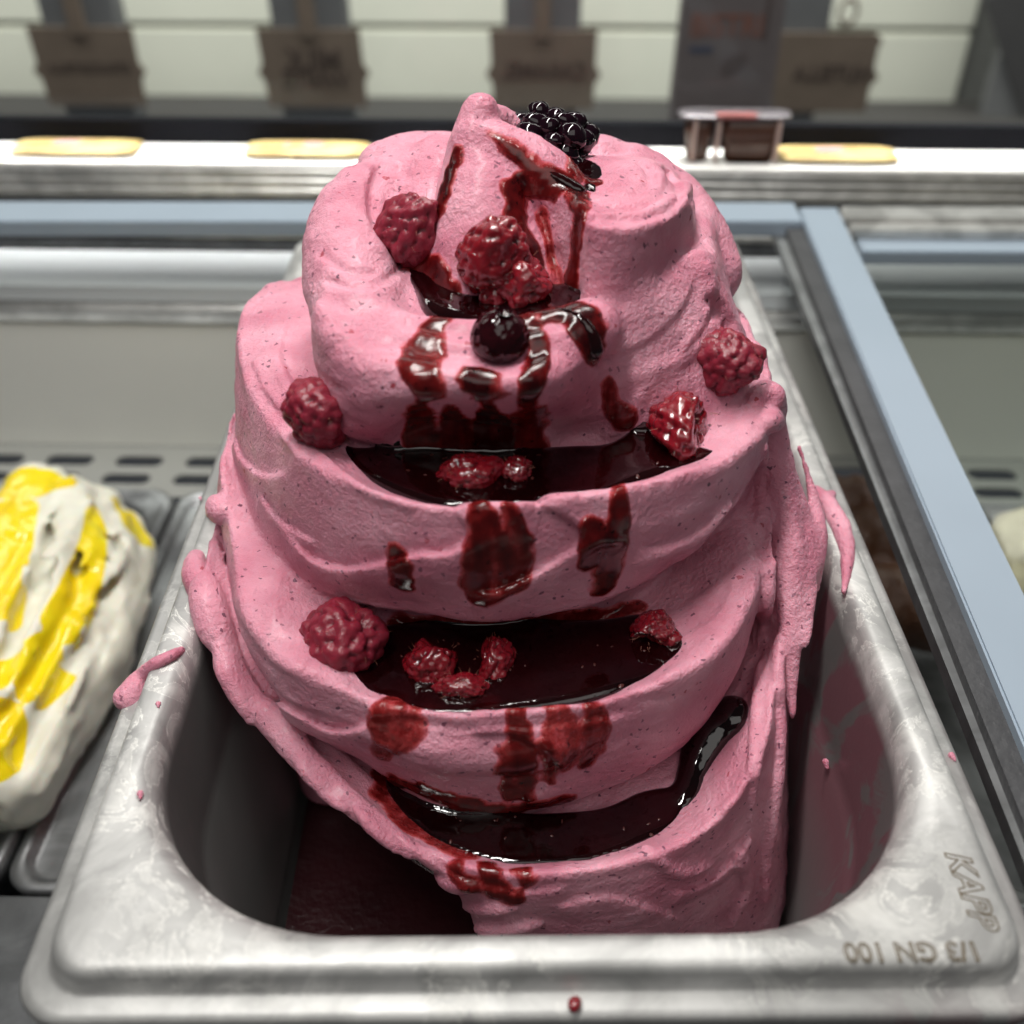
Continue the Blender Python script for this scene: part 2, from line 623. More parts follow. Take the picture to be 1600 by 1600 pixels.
# fourth lip: rolled fold round the left and the front, broad slope on the right
tier(G, [(560, 285, .0770, .03, .001), (520, 335, .0780, .032, .001), (492, 420, .0745, .034, .001), (502, 510, .0710, .026, .000), (560, 565, .0690, .017, .001),
         (640, 580, .0690, .012, .0045), (740, 588, .0690, .011, .0055), (840, 580, .0690, .012, .0050), (905, 545, .0690, .016, .003),
         (945, 500, .070, .024, -.002), (1010, 450, .0735, .032, -.013), (1070, 400, .0760, .036, -.020), (1120, 380, .0750, .036, -.016)],
     [(.052, .262, .068, .03, 0), (.046, .285, .066, .03, 0), (.02, .298, .066, .03, 0), (-.018, .296, .067, .03, 0), (-.034, .275, .072, .03, 0)],
     zin=lambda X, Y: .0668 + np.minimum(((X + .003) / .023) ** 2 * .0036, .006), w=.0085, und=.006, k_lip=.004)
# fifth: swirled plateau behind and right of the peak
tier(G, [(905, 318, .088, .03, .000), (935, 350, .0875, .03, .000), (1000, 352, .0865, .03, .000), (1062, 322, .085, .03, .000), (1085, 318, .081, .03, -.004)],
     [(.042, .262, .077, .03, 0), (.034, .280, .072, .03, 0), (.008, .288, .071, .03, 0), (-.016, .284, .072, .03, 0), (-.022, .262, .078, .03, 0), (-.005, .245, .0855, .03, 0)],
     zin=lambda X, Y: .0862 - np.clip(Y - .238, 0, .1) * .30, w=.005, und=.002, k_lip=.0018)


def deep(P, s):
    """push traced points below the surface they lie on, away from the eye"""
    D = P - EYE
    return P + D / np.linalg.norm(D, axis=1)[:, None] * s


def world_line(pts, n=5):
    """(px, py, y, r) -> points and radii"""
    q = catmull([(*at_y(a, b, c), r) for a, b, c, r in pts], n)
    return q[:, :3], q[:, 3]


# lobes of the fourth layer
for pts in ([(622, 282, .250, .0080), (560, 338, .235, .0102), (548, 430, .212, .0110), (580, 520, .194, .0085), (660, 548, .187, .0075),
             (780, 556, .184, .0075), (870, 540, .186, .0075), (922, 512, .189, .0060)],
            [(912, 440, .206, .0040), (950, 455, .207, .0060), (1010, 430, .216, .0080), (1060, 400, .226, .0075)],
            [(985, 285, .262, .0090), (1035, 325, .256, .0105), (1075, 375, .249, .0100), (1108, 425, .243, .0085)],
            [(606, 272, .256, .0080), (660, 262, .266, .0090), (730, 262, .268, .0090), (800, 258, .268, .0080)],
            [(935, 262, .262, .0085), (1000, 285, .262, .0085)],
            # the peak: a pointed fold with a ridge falling to the right
            [(770, 470, .213, .0165), (762, 400, .217, .0140), (756, 330, .222, .0115), (746, 270, .227, .0082), (738, 222, .229, .0050), (742, 192, .231, .0036), (750, 176, .232, .0030)],
            [(742, 215, .229, .0042), (790, 236, .227, .0055), (845, 275, .225, .0070), (885, 318, .222, .0065), (893, 360, .222, .0070), (890, 430, .2205, .0085)],
            [(750, 172, .232, .0031), (757, 186, .234, .0030), (785, 200, .242, .0045), (800, 225, .245, .0060)]):
    P, r = world_line(pts)
    G.stroke(P, r, k=.0018)
# gelato filling the hollow between the left lobe and the peak
P, r = world_line([(690, 262, .250, .008), (672, 320, .238, .0085), (664, 370, .228, .0080), (672, 415, .217, .0060)])
G.stroke(P, r, k=.004)

# gelato dragged up against the right wall of the pan
def at_x(px, py, x):
    d = ray(px, py)
    return EYE + d * (x / d[0])


for pts in ([(1216, 690, .0690, .001), (1236, 760, .0715, .0026), (1256, 850, .0740, .0030), (1262, 930, .0735, .0022), (1262, 1020, .0720, .0005)],
            [(1205, 670, .0650, .004), (1220, 760, .0680, .004), (1232, 880, .0690, .004), (1236, 1000, .0690, .003), (1238, 1120, .0690, .0010)],
            [(1250, 700, .0745, .0006), (1272, 780, .0780, .0014), (1282, 850, .0785, .0014), (1276, 920, .0770, .0005)]):
    q = catmull([(*at_x(a_, b_, c_), r_) for a_, b_, c_, r_ in pts], 5)
    G.stroke(q[:, :3], q[:, 3], k=.0035)


def pan_inset(z):
    return np.interp(z, [-.0995, -.097, -.090, -.036, -.034, -.030, -.005, 0.0], [.036, .028, .0232, .0189, .0175, .0167, .0140, .0125])


def clip_to_pan(fld, extra=.0004):
    X = np.abs(fld.ax[0] - PX0)[:, None, None]
    Y = fld.ax[1][None, :, None]
    zz = fld.ax[2]
    ins = (pan_inset(zz) - extra)[None, None, :]
    r = .042
    qx = X - (PW - ins - r)
    yc, hy = (PY0 + PY1) / 2, (PY1 - PY0) / 2
    qy = np.abs(Y - yc) - (hy - ins - r)
    d = np.hypot(np.maximum(qx, 0), np.maximum(qy, 0)) + np.minimum(np.maximum(qx, qy), 0) - r
    d = np.where(zz[None, None, :] < -.004, d, -1.0)
    fld.a = np.maximum(fld.a, d).astype(np.float32)


clip_to_pan(G)

# folds, flaps and ropes left by the spatula: (traced pixels, radius, sink, k, cut)
FOLDS = [
    ([(600, 1120), (700, 1150), (800, 1150), (900, 1135)], .0080, .0073, .0010, 0),
    ([(322, 900), (338, 985), (388, 1080), (470, 1180), (560, 1262), (640, 1322)], .0030, .0012, .0006, 0),
    ([(335, 850), (356, 950), (410, 1058), (490, 1150), (580, 1230)], .0022, .0006, .0006, 0),
    ([(316, 870), (318, 905), (326, 950), (340, 1000)], .0042, .0010, .0020, 0),
    ([(340, 790), (348, 800)], .0040, .0005, .0010, 0),
    ([(1178, 628), (1196, 612), (1212, 630), (1208, 655), (1194, 662)], .0028, .0000, .0005, 0),
    ([(1190, 700), (1192, 800), (1190, 900), (1182, 1000)], .0022, .0008, .0006, 0),
    ([(1205, 880), (1196, 960), (1188, 1050), (1180, 1160), (1172, 1280)], .0020, .0006, .0006, 0),
    ([(1218, 1000), (1212, 1130), (1200, 1270), (1190, 1400)], .0026, .0008, .0006, 0),
    ([(1196, 812), (1194, 850), (1198, 872)], .0022, .0000, .0006, 1),
    ([(1182, 1000), (1168, 1060), (1140, 1100)], .0020, -.0004, .0008, 1),
    # swirl grooves on the plateau and creases on the left lobe
    ([(920, 306), (980, 322), (1040, 300), (1050, 268)], .0012, -.0004, .0014, 1),
    ([(925, 290), (985, 300), (1020, 276), (1000, 252)], .0010, -.0003, .0014, 1),
    ([(930, 335), (1000, 338), (1062, 306), (1072, 290)], .0016, .0006, .0008, 0),
    ([(1038, 262), (1058, 285), (1064, 318)], .0014, -.0002, .0010, 1),
    ([(592, 262), (583, 300), (590, 345), (612, 385)], .0011, -.0004, .0012, 1),
    ([(515, 440), (560, 452), (610, 440), (636, 415)], .0009, -.0003, .0010, 1),
    ([(500, 395), (540, 420), (590, 425)], .0008, -.0003, .0010, 1),
    ([(640, 500), (720, 515), (800, 512), (880, 500)], .0016, -.0004, .0025, 1),
    ([(1110, 470), (1140, 500), (1150, 540)], .0025, -.0010, .0020, 1),
    ([(480, 700), (560, 760), (640, 790)], .0014, .0004, .0008, 0),
    ([(560, 1268), (600, 1310), (640, 1342)], .0020, .0002, .0005, 0),
    ([(470, 1190), (500, 1228), (540, 1262)], .0018, .0002, .0005, 0),
    ([(345, 1010), (362, 1060), (392, 1120)], .0028, .0004, .0008, 0),
    ([(640, 1330), (668, 1372), (690, 1420)], .0030, .0010, .0006, 0),
    ([(655, 1345), (700, 1372), (735, 1378)], .0024, .0006, .0005, 0),
    ([(690, 1400), (740, 1418), (800, 1412)], .0022, .0006, .0005, 0),
    ([(700, 1440), (760, 1450), (840, 1440)], .0026, .0008, .0005, 0),
    ([(1150, 1330), (1165, 1380), (1140, 1440)], .0024, .0008, .0006, 0),
    ([(1010, 1330), (1060, 1360), (1110, 1350)], .0022, .0012, .0006, 0),
    ([(430, 560), (470, 640), (540, 700)], .0014, .0006, .0012, 0),
    ([(980, 590), (1060, 560), (1120, 500)], .0018, .0012, .0016, 0),
    ([(860, 700), (960, 670), (1010, 600)], .0016, .0011, .0016, 0),
    ([(1000, 870), (1090, 830), (1150, 760)], .0016, .0010, .0012, 0),
    ([(460, 900), (520, 950)], .0018, .0012, .0014, 0),
    ([(905, 848), (930, 832), (960, 838)], .0012, .0004, .0006, 0),
]
for pix, rad, sink, k, cut in FOLDS:
    P = G.line(pix)
    if len(P) > 1:
        P = deep(P, sink)
        r_ = np.full(len(P), rad) * (1 - 0.35 * np.abs(np.linspace(-1, 1, len(P))) ** 3)
        G.stroke(P, r_, k=k, cut=bool(cut))


# surface relief: soft lumps, spatula streaks running round the heap, torn grain
def relief(fld, band=.0035, cx=.0, cy=.26, streak=.00036, lump=.0007):
    I = np.argwhere(np.abs(fld.a) < band)
    p = fld.lo + I * fld.h
    rx, ry = p[:, 0] - cx, p[:, 1] - cy
    rad = np.hypot(rx, ry)
    phi = np.arctan2(ry, rx)
    q = np.stack([phi * 1.9 + 7, rad * 210, p[:, 2] * 230], 1)
    q = q + 0.9 * np.stack([0 * rad, vnoise(p * 45, 5), vnoise(p * 45, 6)], 1)
    st = vnoise(q, 11) + 0.6 * vnoise(q * np.array([1.6, 2.1, 2.1]), 12)
    wgt = 0.35 + 0.65 * smooth(vnoise(p * 30, 9) + .5)
    rg = 1 - np.abs(vnoise(q * np.array([1.2, .55, .55]) + 5, 14)) * 2.2      # edges left where strokes of the spatula overlap
    st = st + 1.3 * np.maximum(rg - .35, 0) * smooth(vnoise(p * 38, 15) + .35)
    lm = fbm(p * 42, 21, 2)
    gr = vnoise(p * 420, 31) + 0.7 * vnoise(p * 760, 32)
    fld.a[I[:, 0], I[:, 1], I[:, 2]] += (lump * lm + streak * st * wgt + .00009 * gr).astype(np.float32)


# overlapping smears: traced step edges (pixels, side, height, width)
EDGES = [
    ([(437, 825), (487, 872), (537, 888), (594, 880), (650, 866), (700, 864), (726, 846), (728, 820), (704, 797)], -1, .0026, .0090),
    ([(838, 790), (866, 800), (904, 826), (906, 850), (881, 869), (837, 896), (775, 924), (725, 922)], 1, .0022, .0070),
    ([(369, 675), (375, 712), (406, 740), (444, 737), (453, 706), (425, 669)], -1, .0015, .0050),
    ([(403, 769), (425, 802), (456, 828), (500, 850)], -1, .0012, .0050),
    ([(412, 1078), (470, 1120), (530, 1142), (575, 1128), (572, 1098)], -1, .0022, .0070),
    ([(726, 1150), (771, 1146), (819, 1155), (860, 1179), (870, 1206), (846, 1234), (812, 1247)], 1, .0016, .0050),
    ([(600, 1120), (700, 1140), (800, 1140), (900, 1130), (1000, 1110)], 1, -.0008, .0050),
    ([(905, 345), (960, 353), (1010, 347), (1050, 332), (1072, 300)], -1, .0014, .0060),
    ([(500, 470), (540, 520), (600, 545), (650, 545)], -1, .0008, .0060),
    ([(590, 250), (572, 300), (580, 350), (610, 400)], -1, .0009, .0060),
    ([(640, 410), (600, 442), (545, 452), (500, 440)], 1, .0010, .0060),
    ([(1060, 560), (1100, 510), (1120, 450), (1110, 400)], 1, .0012, .0080),
    ([(930, 560), (1000, 540), (1060, 490), (1090, 430)], 1, .0009, .0070),
    ([(1150, 880), (1120, 960), (1050, 1000)], 1, .0008, .0060),
    ([(1040, 1400), (1120, 1370), (1180, 1300)], -1, .0014, .0060),
    ([(860, 1420), (940, 1400), (1010, 1415), (1080, 1440)], -1, .0012, .0050),
    ([(620, 1300), (700, 1362), (800, 1392), (900, 1385)], -1, .0012, .0050),
    ([(990, 860), (1060, 850), (1130, 800), (1170, 750)], -1, .0009, .0060),
    ([(390, 560), (420, 620), (480, 690)], 1, .0010, .0060),
    ([(450, 500), (440, 560), (470, 620)], -1, .0008, .0060),
    ([(352, 880), (372, 960), (420, 1030), (480, 1070)], 1, .0012, .0050),
]
for pix, side, hgt, wid in EDGES:
    P = G.line(pix, 6)
    if len(P) > 3:
        G.edge(P, side, hgt, wid)

relief(G)

# ------------------------------------------------------------------ steel pans
def ring(x0, hw, y0, y1, r, z, n=14):
    """rounded rectangle, counter-clockwise from the front right corner"""
    r = min(r, hw - 1e-4)
    out = []
    for cx, cy, a0 in ((x0 + hw - r, y0 + r, -90), (x0 + hw - r, y1 - r, 0), (x0 - hw + r, y1 - r, 90), (x0 - hw + r, y0 + r, 180)):
        for k in range(n + 1):
            a = R(a0 + 90 * k / n)
            out.append((cx + r * math.cos(a), cy + r * math.sin(a), z))
    return out


def pan_mesh(name, x0, hw, y0, y1, prof, bottom=True, n=14):
    """prof: rows (inset from the outer edge, corner radius, z)"""
    V, F = [], []
    for ins, r, z in prof:
        V += ring(x0, hw - ins, y0 + ins, y1 - ins, r, z, n)
    m = 4 * (n + 1)
    for k in range(len(prof) - 1):
        for i in range(m):
            j = (i + 1) % m
            F.append((k * m + i, k * m + j, (k + 1) * m + j, (k + 1) * m + i))
    if bottom:
        F.append(tuple(range((len(prof) - 1) * m, len(prof) * m)))
    return mesh(name, V, F)

# ------------------------------------------------------------------ sauce running down the gelato (thin film on its skin)
V, Q = G.skin("gelato")
film = np.zeros(len(V))


def run(pix, rad, amount=1.0, edge=.0026, n=5):
    P = G.line(pix, n)
    if len(P) < 2:
        return
    rad = np.interp(np.linspace(0, 1, len(P)), np.linspace(0, 1, len(np.atleast_1d(rad))), np.atleast_1d(rad))
    m = rad.max() + edge
    k = np.where(np.all((V > P.min(0) - m) & (V < P.max(0) + m), axis=1))[0]
    if not len(k):
        return
    v = V[k]
    best = np.full(len(k), -1.0)
    for i in range(len(P) - 1):
        a, b = P[i], P[i + 1]
        ab = b - a
        if ab @ ab > .012 ** 2:      # a jump over an edge, not a run
            continue
        t = np.clip(((v - a) @ ab) / (ab @ ab + 1e-12), 0, 1)
        d = np.linalg.norm(v - a - t[:, None] * ab, axis=1)
        best = np.maximum(best, rad[i] + (rad[i + 1] - rad[i]) * t - d)
    best = best + .0011 * vnoise(v * np.array([260, 260, 110.]), 41) + .0008 * vnoise(v * 420, 42) * (best > -.002)
    f = smooth((best + edge * .5) / edge) * min(1.0, amount * 1.08) * (.95 + .12 * vnoise(v * np.array([420, 420, 60.]), 43))
    film[k] = np.maximum(film[k], f)


RUNS = [
    # over the roll below the top pool
    ([(705, 484), (672, 515), (656, 560), (662, 604)], [.0010, .0030, .0044, .0034], .70),
    ([(772, 588), (774, 612)], [.0016, .0028], .66),
    ([(820, 500), (838, 545), (836, 590), (828, 620)], [.0018, .0028, .0030, .0022], .85),
    ([(850, 485), (900, 492), (924, 520), (926, 552)], [.0030, .0042, .0040, .0024], .90),
    ([(750, 590), (756, 614)], [.0035, .0020], 1.0),
    # down the wall to the third pool
    ([(660, 622), (658, 650), (664, 692)], [.0010, .0036, .0045], .72),
    ([(706, 634), (712, 660), (716, 700)], [.0008, .0044, .0055], .78),
    ([(764, 628), (766, 662), (770, 705)], [.0010, .0046, .0055], .95),
    ([(826, 618), (826, 655), (830, 700)], [.0012, .0042, .0050], .72),
    ([(942, 600), (952, 625), (975, 655)], [.0014, .0020, .0024], .62),
    # over the third lip and face
    ([(742, 776), (760, 830), (768, 880), (760, 922)], [.0020, .0038, .0046, .0036], .72),
    ([(790, 778), (800, 830), (806, 880), (800, 905)], [.0012, .0028, .0034, .0022], .64),
    ([(740, 800), (745, 850), (742, 905)], [.0016, .0030, .0036], .56),
    ([(965, 750), (966, 800), (955, 860), (946, 912)], [.0010, .0022, .0042, .0028], .80),
    ([(925, 830), (930, 870)], [.0030, .0036], .80),
    ([(612, 852), (620, 880), (628, 915)], [.0016, .0028, .0024], .78),
    ([(900, 1000), (905, 970), (960, 955)], [.0020, .0020, .0020], .40),
    ([(620, 975), (760, 972), (900, 968), (1000, 950)], [.0025, .0035, .0035, .0020], .60),
    # over the second lip and face
    ([(615, 1098), (605, 1135), (598, 1175)], [.0034, .0046, .0030], .56),
    ([(650, 1105), (640, 1140), (628, 1170)], [.0022, .0034, .0014], .50),
    ([(815, 1086), (812, 1125), (806, 1180), (812, 1240)], [.0016, .0022, .0036, .0040], .68),
    ([(870, 1110), (880, 1150), (890, 1195)], [.0026, .0046, .0036], .46),
    ([(925, 1110), (930, 1145), (915, 1190)], [.0024, .0036, .0030], .62),
    ([(845, 1165), (866, 1190), (860, 1215)], [.0012, .0018, .0014], .60),
    ([(600, 1215), (660, 1235), (760, 1265), (880, 1250)], [.0030, .0040, .0040, .0030], .70),
    # below the first lip
    ([(712, 1358), (730, 1378), (745, 1392)], [.0022, .0026, .0016], .62),
    ([(760, 1355), (775, 1385), (800, 1405)], [.0024, .0034, .0024], .66),
    ([(815, 1360), (822, 1375)], [.0024, .0020], .60),
    ([(600, 1240), (640, 1290), (720, 1330)], [.0035, .0045, .0040], .50),
    # round the peak
    ([(716, 236), (704, 270), (692, 305), (684, 330)], [.0012, .0018, .0026, .0022], .85),
    ([(752, 200), (790, 226), (830, 262), (875, 290)], [.0008, .0016, .0024, .0036], .72),
    ([(812, 280), (806, 320), (812, 380), (828, 430)], [.0024, .0034, .0040, .0050], .85),
    ([(800, 300), (840, 290), (880, 296)], [.0025, .0030, .0030], .60),
    ([(898, 300), (905, 340), (900, 400), (890, 450)], [.0026, .0026, .0024, .0040], .80),
    ([(850, 330), (860, 390), (866, 440)], [.0018, .0018, .0026], .45),
    ([(640, 408), (680, 418), (700, 470)], [.0022, .0030, .0035], .75),
    ([(900, 262), (920, 280)], [.0034, .0028], .70),
    ([(470, 985), (560, 1050)], [.0010, .0010], .25),
]
for r_ in RUNS:
    run(*r_)

# the film has a little thickness of its own
gi = np.clip(np.round((V - G.lo) / GH).astype(int), 1, np.array(G.n) - 2)
nrm = np.stack([G.a[gi[:, 0] + 1, gi[:, 1], gi[:, 2]] - G.a[gi[:, 0] - 1, gi[:, 1], gi[:, 2]],
                G.a[gi[:, 0], gi[:, 1] + 1, gi[:, 2]] - G.a[gi[:, 0], gi[:, 1] - 1, gi[:, 2]],
                G.a[gi[:, 0], gi[:, 1], gi[:, 2] + 1] - G.a[gi[:, 0], gi[:, 1], gi[:, 2] - 1]], 1)
nrm /= np.linalg.norm(nrm, axis=1)[:, None] + 1e-9
V = V + nrm * (.00026 * smooth((film - .35) / .4))[:, None]

gel = thing(empty("raspberry_gelato", (PX0, .25, -.09)), "tall heap of pink raspberry gelato folded in layers and filling the front steel pan", "gelato")
body = link("body", mesh_np("body", V - np.array(gel.location), Q), GELATO, gel)
a_ = body.data.attributes.new("sauce", 'FLOAT', 'POINT')
a_.data.foreach_set("value", film.astype(np.float32))


# ------------------------------------------------------------------ pools of sauce lying on the ledges
def pool(name, label, level, poly, runs=(), kmen=.0014, tilt=(0, 0), grow=.0040):
    """level: height of the liquid, poly: outline traced at that height"""
    P = np.array([at_z(a, b, level)[:2] for a, b in poly])
    P = P.mean(0) + (P - P.mean(0)) * (1 + grow / np.linalg.norm(P - P.mean(0), axis=1)[:, None])
    lo = np.array([P[:, 0].min() - .004, P[:, 1].min() - .004, level - .014])
    hi = np.array([P[:, 0].max() + .004, P[:, 1].max() + .004, level + .006])
    strokes = []
    for pix, rad, sink in runs:
        L = deep(G.line(pix), sink)
        strokes.append((L, rad))
        lo = np.minimum(lo, L.min(0) - np.max(rad) - .002)
        hi = np.maximum(hi, L.max(0) + np.max(rad) + .002)
    sl = G.sub(lo, hi)
    F = Field((G.ax[0][sl[0]][0], G.ax[1][sl[1]][0], G.ax[2][sl[2]][0]),
              (G.ax[0][sl[0]][-1], G.ax[1][sl[1]][-1], G.ax[2][sl[2]][-1]), GH)
    sl = tuple(slice(s.start, s.start + F.n[k]) for k, s in enumerate(sl))
    g = G.a[sl]
    X, Y = np.meshgrid(F.ax[0], F.ax[1], indexing='ij')
    best = np.full(X.shape, 9.0)
    ins = np.zeros(X.shape, bool)
    C = catmull(P, 6, closed=True)
    for i in range(len(C)):
        a, b = C[i], C[(i + 1) % len(C)]
        ab = b - a
        t = np.clip(((X - a[0]) * ab[0] + (Y - a[1]) * ab[1]) / (ab @ ab + 1e-12), 0, 1)
        best = np.minimum(best, np.hypot(X - a[0] - t * ab[0], Y - a[1] - t * ab[1]))
        with np.errstate(divide='ignore', invalid='ignore'):
            ins ^= ((a[1] > Y) != (b[1] > Y)) & (X < a[0] + (Y - a[1]) * ab[0] / ab[1])
    msk = np.where(ins, -best, best)[..., None]
    z = F.ax[2][None, None, :] - tilt[0] * (X - P[:, 0].mean())[..., None] - tilt[1] * (Y - P[:, 1].mean())[..., None]
    w = smin(g, z - level, kmen)
    w = smax(w, msk, .0030)
    F.a = np.maximum(w, -(g + .0009)).astype(np.float32)
    F.a = np.maximum(F.a, (level - .013) - z).astype(np.float32)
    for L, rad in strokes:
        if len(L) > 1:
            T = Field(F.lo, F.lo + (np.array(F.n) - 1) * GH, GH)
            T.stroke(L, np.interp(np.linspace(0, 1, len(L)), np.linspace(0, 1, len(rad)), rad), k=.0004)
            T.a = T.a[:F.n[0], :F.n[1], :F.n[2]]
            F.a = smin(F.a, np.maximum(T.a, -(g + .0009)), .0008).astype(np.float32)
    F.a = np.clip(F.a, -4 * GH, 4 * GH)
    for _ in range(2 if strokes else 0):     # liquid has no facets
        for ax_ in range(3):
            F.a = (np.roll(F.a, 1, ax_) + 2 * F.a + np.roll(F.a, -1, ax_)) / 4
    v, q = F.skin(name)
    o = link(name, mesh_np(name, v, q), SAUCE)
    o["pool_level"] = level
    return thing(o, label, "sauce", "pools of dark berry sauce on the pink gelato")


pool("berry_sauce", "dark berry sauce pooled round the raspberries at the foot of the peak", .0705,
     [(640, 405), (700, 430), (760, 440), (860, 440), (905, 430), (915, 450), (890, 470), (850, 480), (790, 488), (730, 484), (690, 470), (672, 445), (650, 428)],
     runs=[([(850, 482), (895, 492), (920, 518), (928, 548)], [.0010, .0016, .0020, .0024], .0008),
           ([(680, 330), (678, 348)], [.0014, .0018], .0004)])
pool("berry_sauce", "dark berry sauce pooled on the upper ledge between two raspberries", .0438,
     [(556, 695), (600, 694), (700, 690), (800, 700), (870, 700), (930, 690), (985, 655), (1010, 650), (1060, 690), (1100, 706), (1075, 722), (1000, 738), (900, 762), (800, 775), (720, 775), (650, 758), (590, 730)],
     )
pool("berry_sauce", "wide black pool of sauce on the middle ledge with crushed raspberries in it", .0056,
     [(600, 985), (640, 975), (760, 974), (900, 972), (990, 960), (1040, 985), (1055, 1020), (1000, 1052), (900, 1078), (800, 1088), (700, 1102), (620, 1090), (560, 1060), (575, 1020)])
pool("berry_sauce", "lowest and longest pool of sauce with an arm reaching up to the right", -.0272,
     [(600, 1205), (680, 1225), (800, 1262), (900, 1262), (980, 1235), (1050, 1225), (1085, 1240), (1075, 1275), (1000, 1305), (900, 1335), (800, 1340), (720, 1320), (640, 1275)],
     runs=[([(1070, 1250), (1088, 1205), (1112, 1155), (1145, 1128)], [.0036, .0048, .0066, .0064], .0020)])
pool("berry_sauce", "small pool of sauce under the blackberry on top", .0862,
     [(850, 250), (900, 245), (925, 262), (922, 285), (890, 292), (850, 275)],
     runs=[([(800, 236), (840, 262), (880, 286), (905, 300)], [.0008, .0013, .0018, .0018], .0006)])


# ------------------------------------------------------------------ berries
def berry_mesh(name, seed, size, n=64, amp=.17, lump=.10, dent=None, sub=5):
    r_ = np.random.default_rng(seed)
    bm = bmesh.new()
    bmesh.ops.create_icosphere(bm, subdivisions=sub, radius=1)
    me = bpy.data.meshes.new(name)
    bm.to_mesh(me)
    bm.free()
    P = np.empty(len(me.vertices) * 3)
    me.vertices.foreach_get("co", P)
    P = P.reshape(-1, 3)
    i = np.arange(n) + .5
    ph = np.arccos(1 - 2 * i / n)
    th = np.pi * (1 + 5 ** .5) * i
    Cn = np.stack([np.cos(th) * np.sin(ph), np.sin(th) * np.sin(ph), np.cos(ph)], 1) + r_.normal(0, .045, (n, 3))
    Cn /= np.linalg.norm(Cn, axis=1)[:, None]
    ca = P @ Cn.T
    near = np.arccos(np.clip(np.max(ca, axis=1), -1, 1))
    who = np.argmax(ca, axis=1)
    d0 = math.sqrt(4 * math.pi / n) * (.58 + .10 * r_.random(n))[who]
    h = np.clip(1 - (near / d0) ** 2, 0, 1) ** .42
    lum = fbm(P * 1.4 + seed * 3.1, seed, 2)
    rad = 1 - amp + amp * h * (0.75 + .5 * r_.random(n)[who]) + lump * lum + .030 * vnoise(P * 6, seed + 3) + .014 * vnoise(P * 16, seed + 4)
    if dent is not None:
        dv = np.array(dent) / np.linalg.norm(dent)
        rad -= .45 * smooth((P @ dv - .55) / .4)
    P = P * rad[:, None]
    P[:, :2] *= (1 - .16 * P[:, 2:3])
    P *= np.array(size)
    me.vertices.foreach_set("co", P.ravel())
    me.polygons.foreach_set("use_smooth", np.ones(len(me.polygons), bool))
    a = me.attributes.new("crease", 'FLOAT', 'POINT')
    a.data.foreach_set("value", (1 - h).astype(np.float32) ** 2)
    me.update()
    return me


def put(o, px, py, r, sink, rot):
    p = G.hit(px, py)
    for lv, x0_, x1_, y0_, y1_ in ((.0705, 700, 900, 425, 480), (.0438, 690, 1100, 650, 770), (.0056, 500, 1060, 960, 1090)):
        if x0_ < px < x1_ and y0_ < py < y1_:
            q = at_z(px, py, lv)          # afloat in the sauce
            if np.linalg.norm(q - EYE) < np.linalg.norm(p - EYE):
                p = q
    d = ray(px, py)
    d = d / np.linalg.norm(d)
    o.location = p - d * r * sink
    o.rotation_euler = [R(a) for a in rot]
    return o


def hairs(o, size, seed, n=26):
    """the fine styles left on a raspberry"""
    r_ = np.random.default_rng(seed)
    V_, F_ = [], []
    for k in range(n):
        d = r_.normal(size=3)
        d /= np.linalg.norm(d)
        p = d * np.array(size) * .93
        t = np.cross(d, r_.normal(size=3))
        t /= np.linalg.norm(t)
        u = np.cross(d, t)
        L = size[0] * r_.uniform(.12, .26)
        w = .00007
        base = len(V_)
        for s in range(4):
            q = p + d * L * s / 3 + t * L * .5 * (s / 3) ** 2
            for a in (0, 120, 240):
                V_.append(q + (t * math.cos(R(a)) + u * math.sin(R(a))) * w * (1 - .25 * s))
        for s in range(3):
            for a in range(3):
                F_.append((base + s * 3 + a, base + s * 3 + (a + 1) % 3, base + s * 3 + 3 + (a + 1) % 3, base + s * 3 + 3 + a))
    h = link("hairs", mesh("hairs", V_, F_), HAIR, o)
    h["kind"] = "stuff"


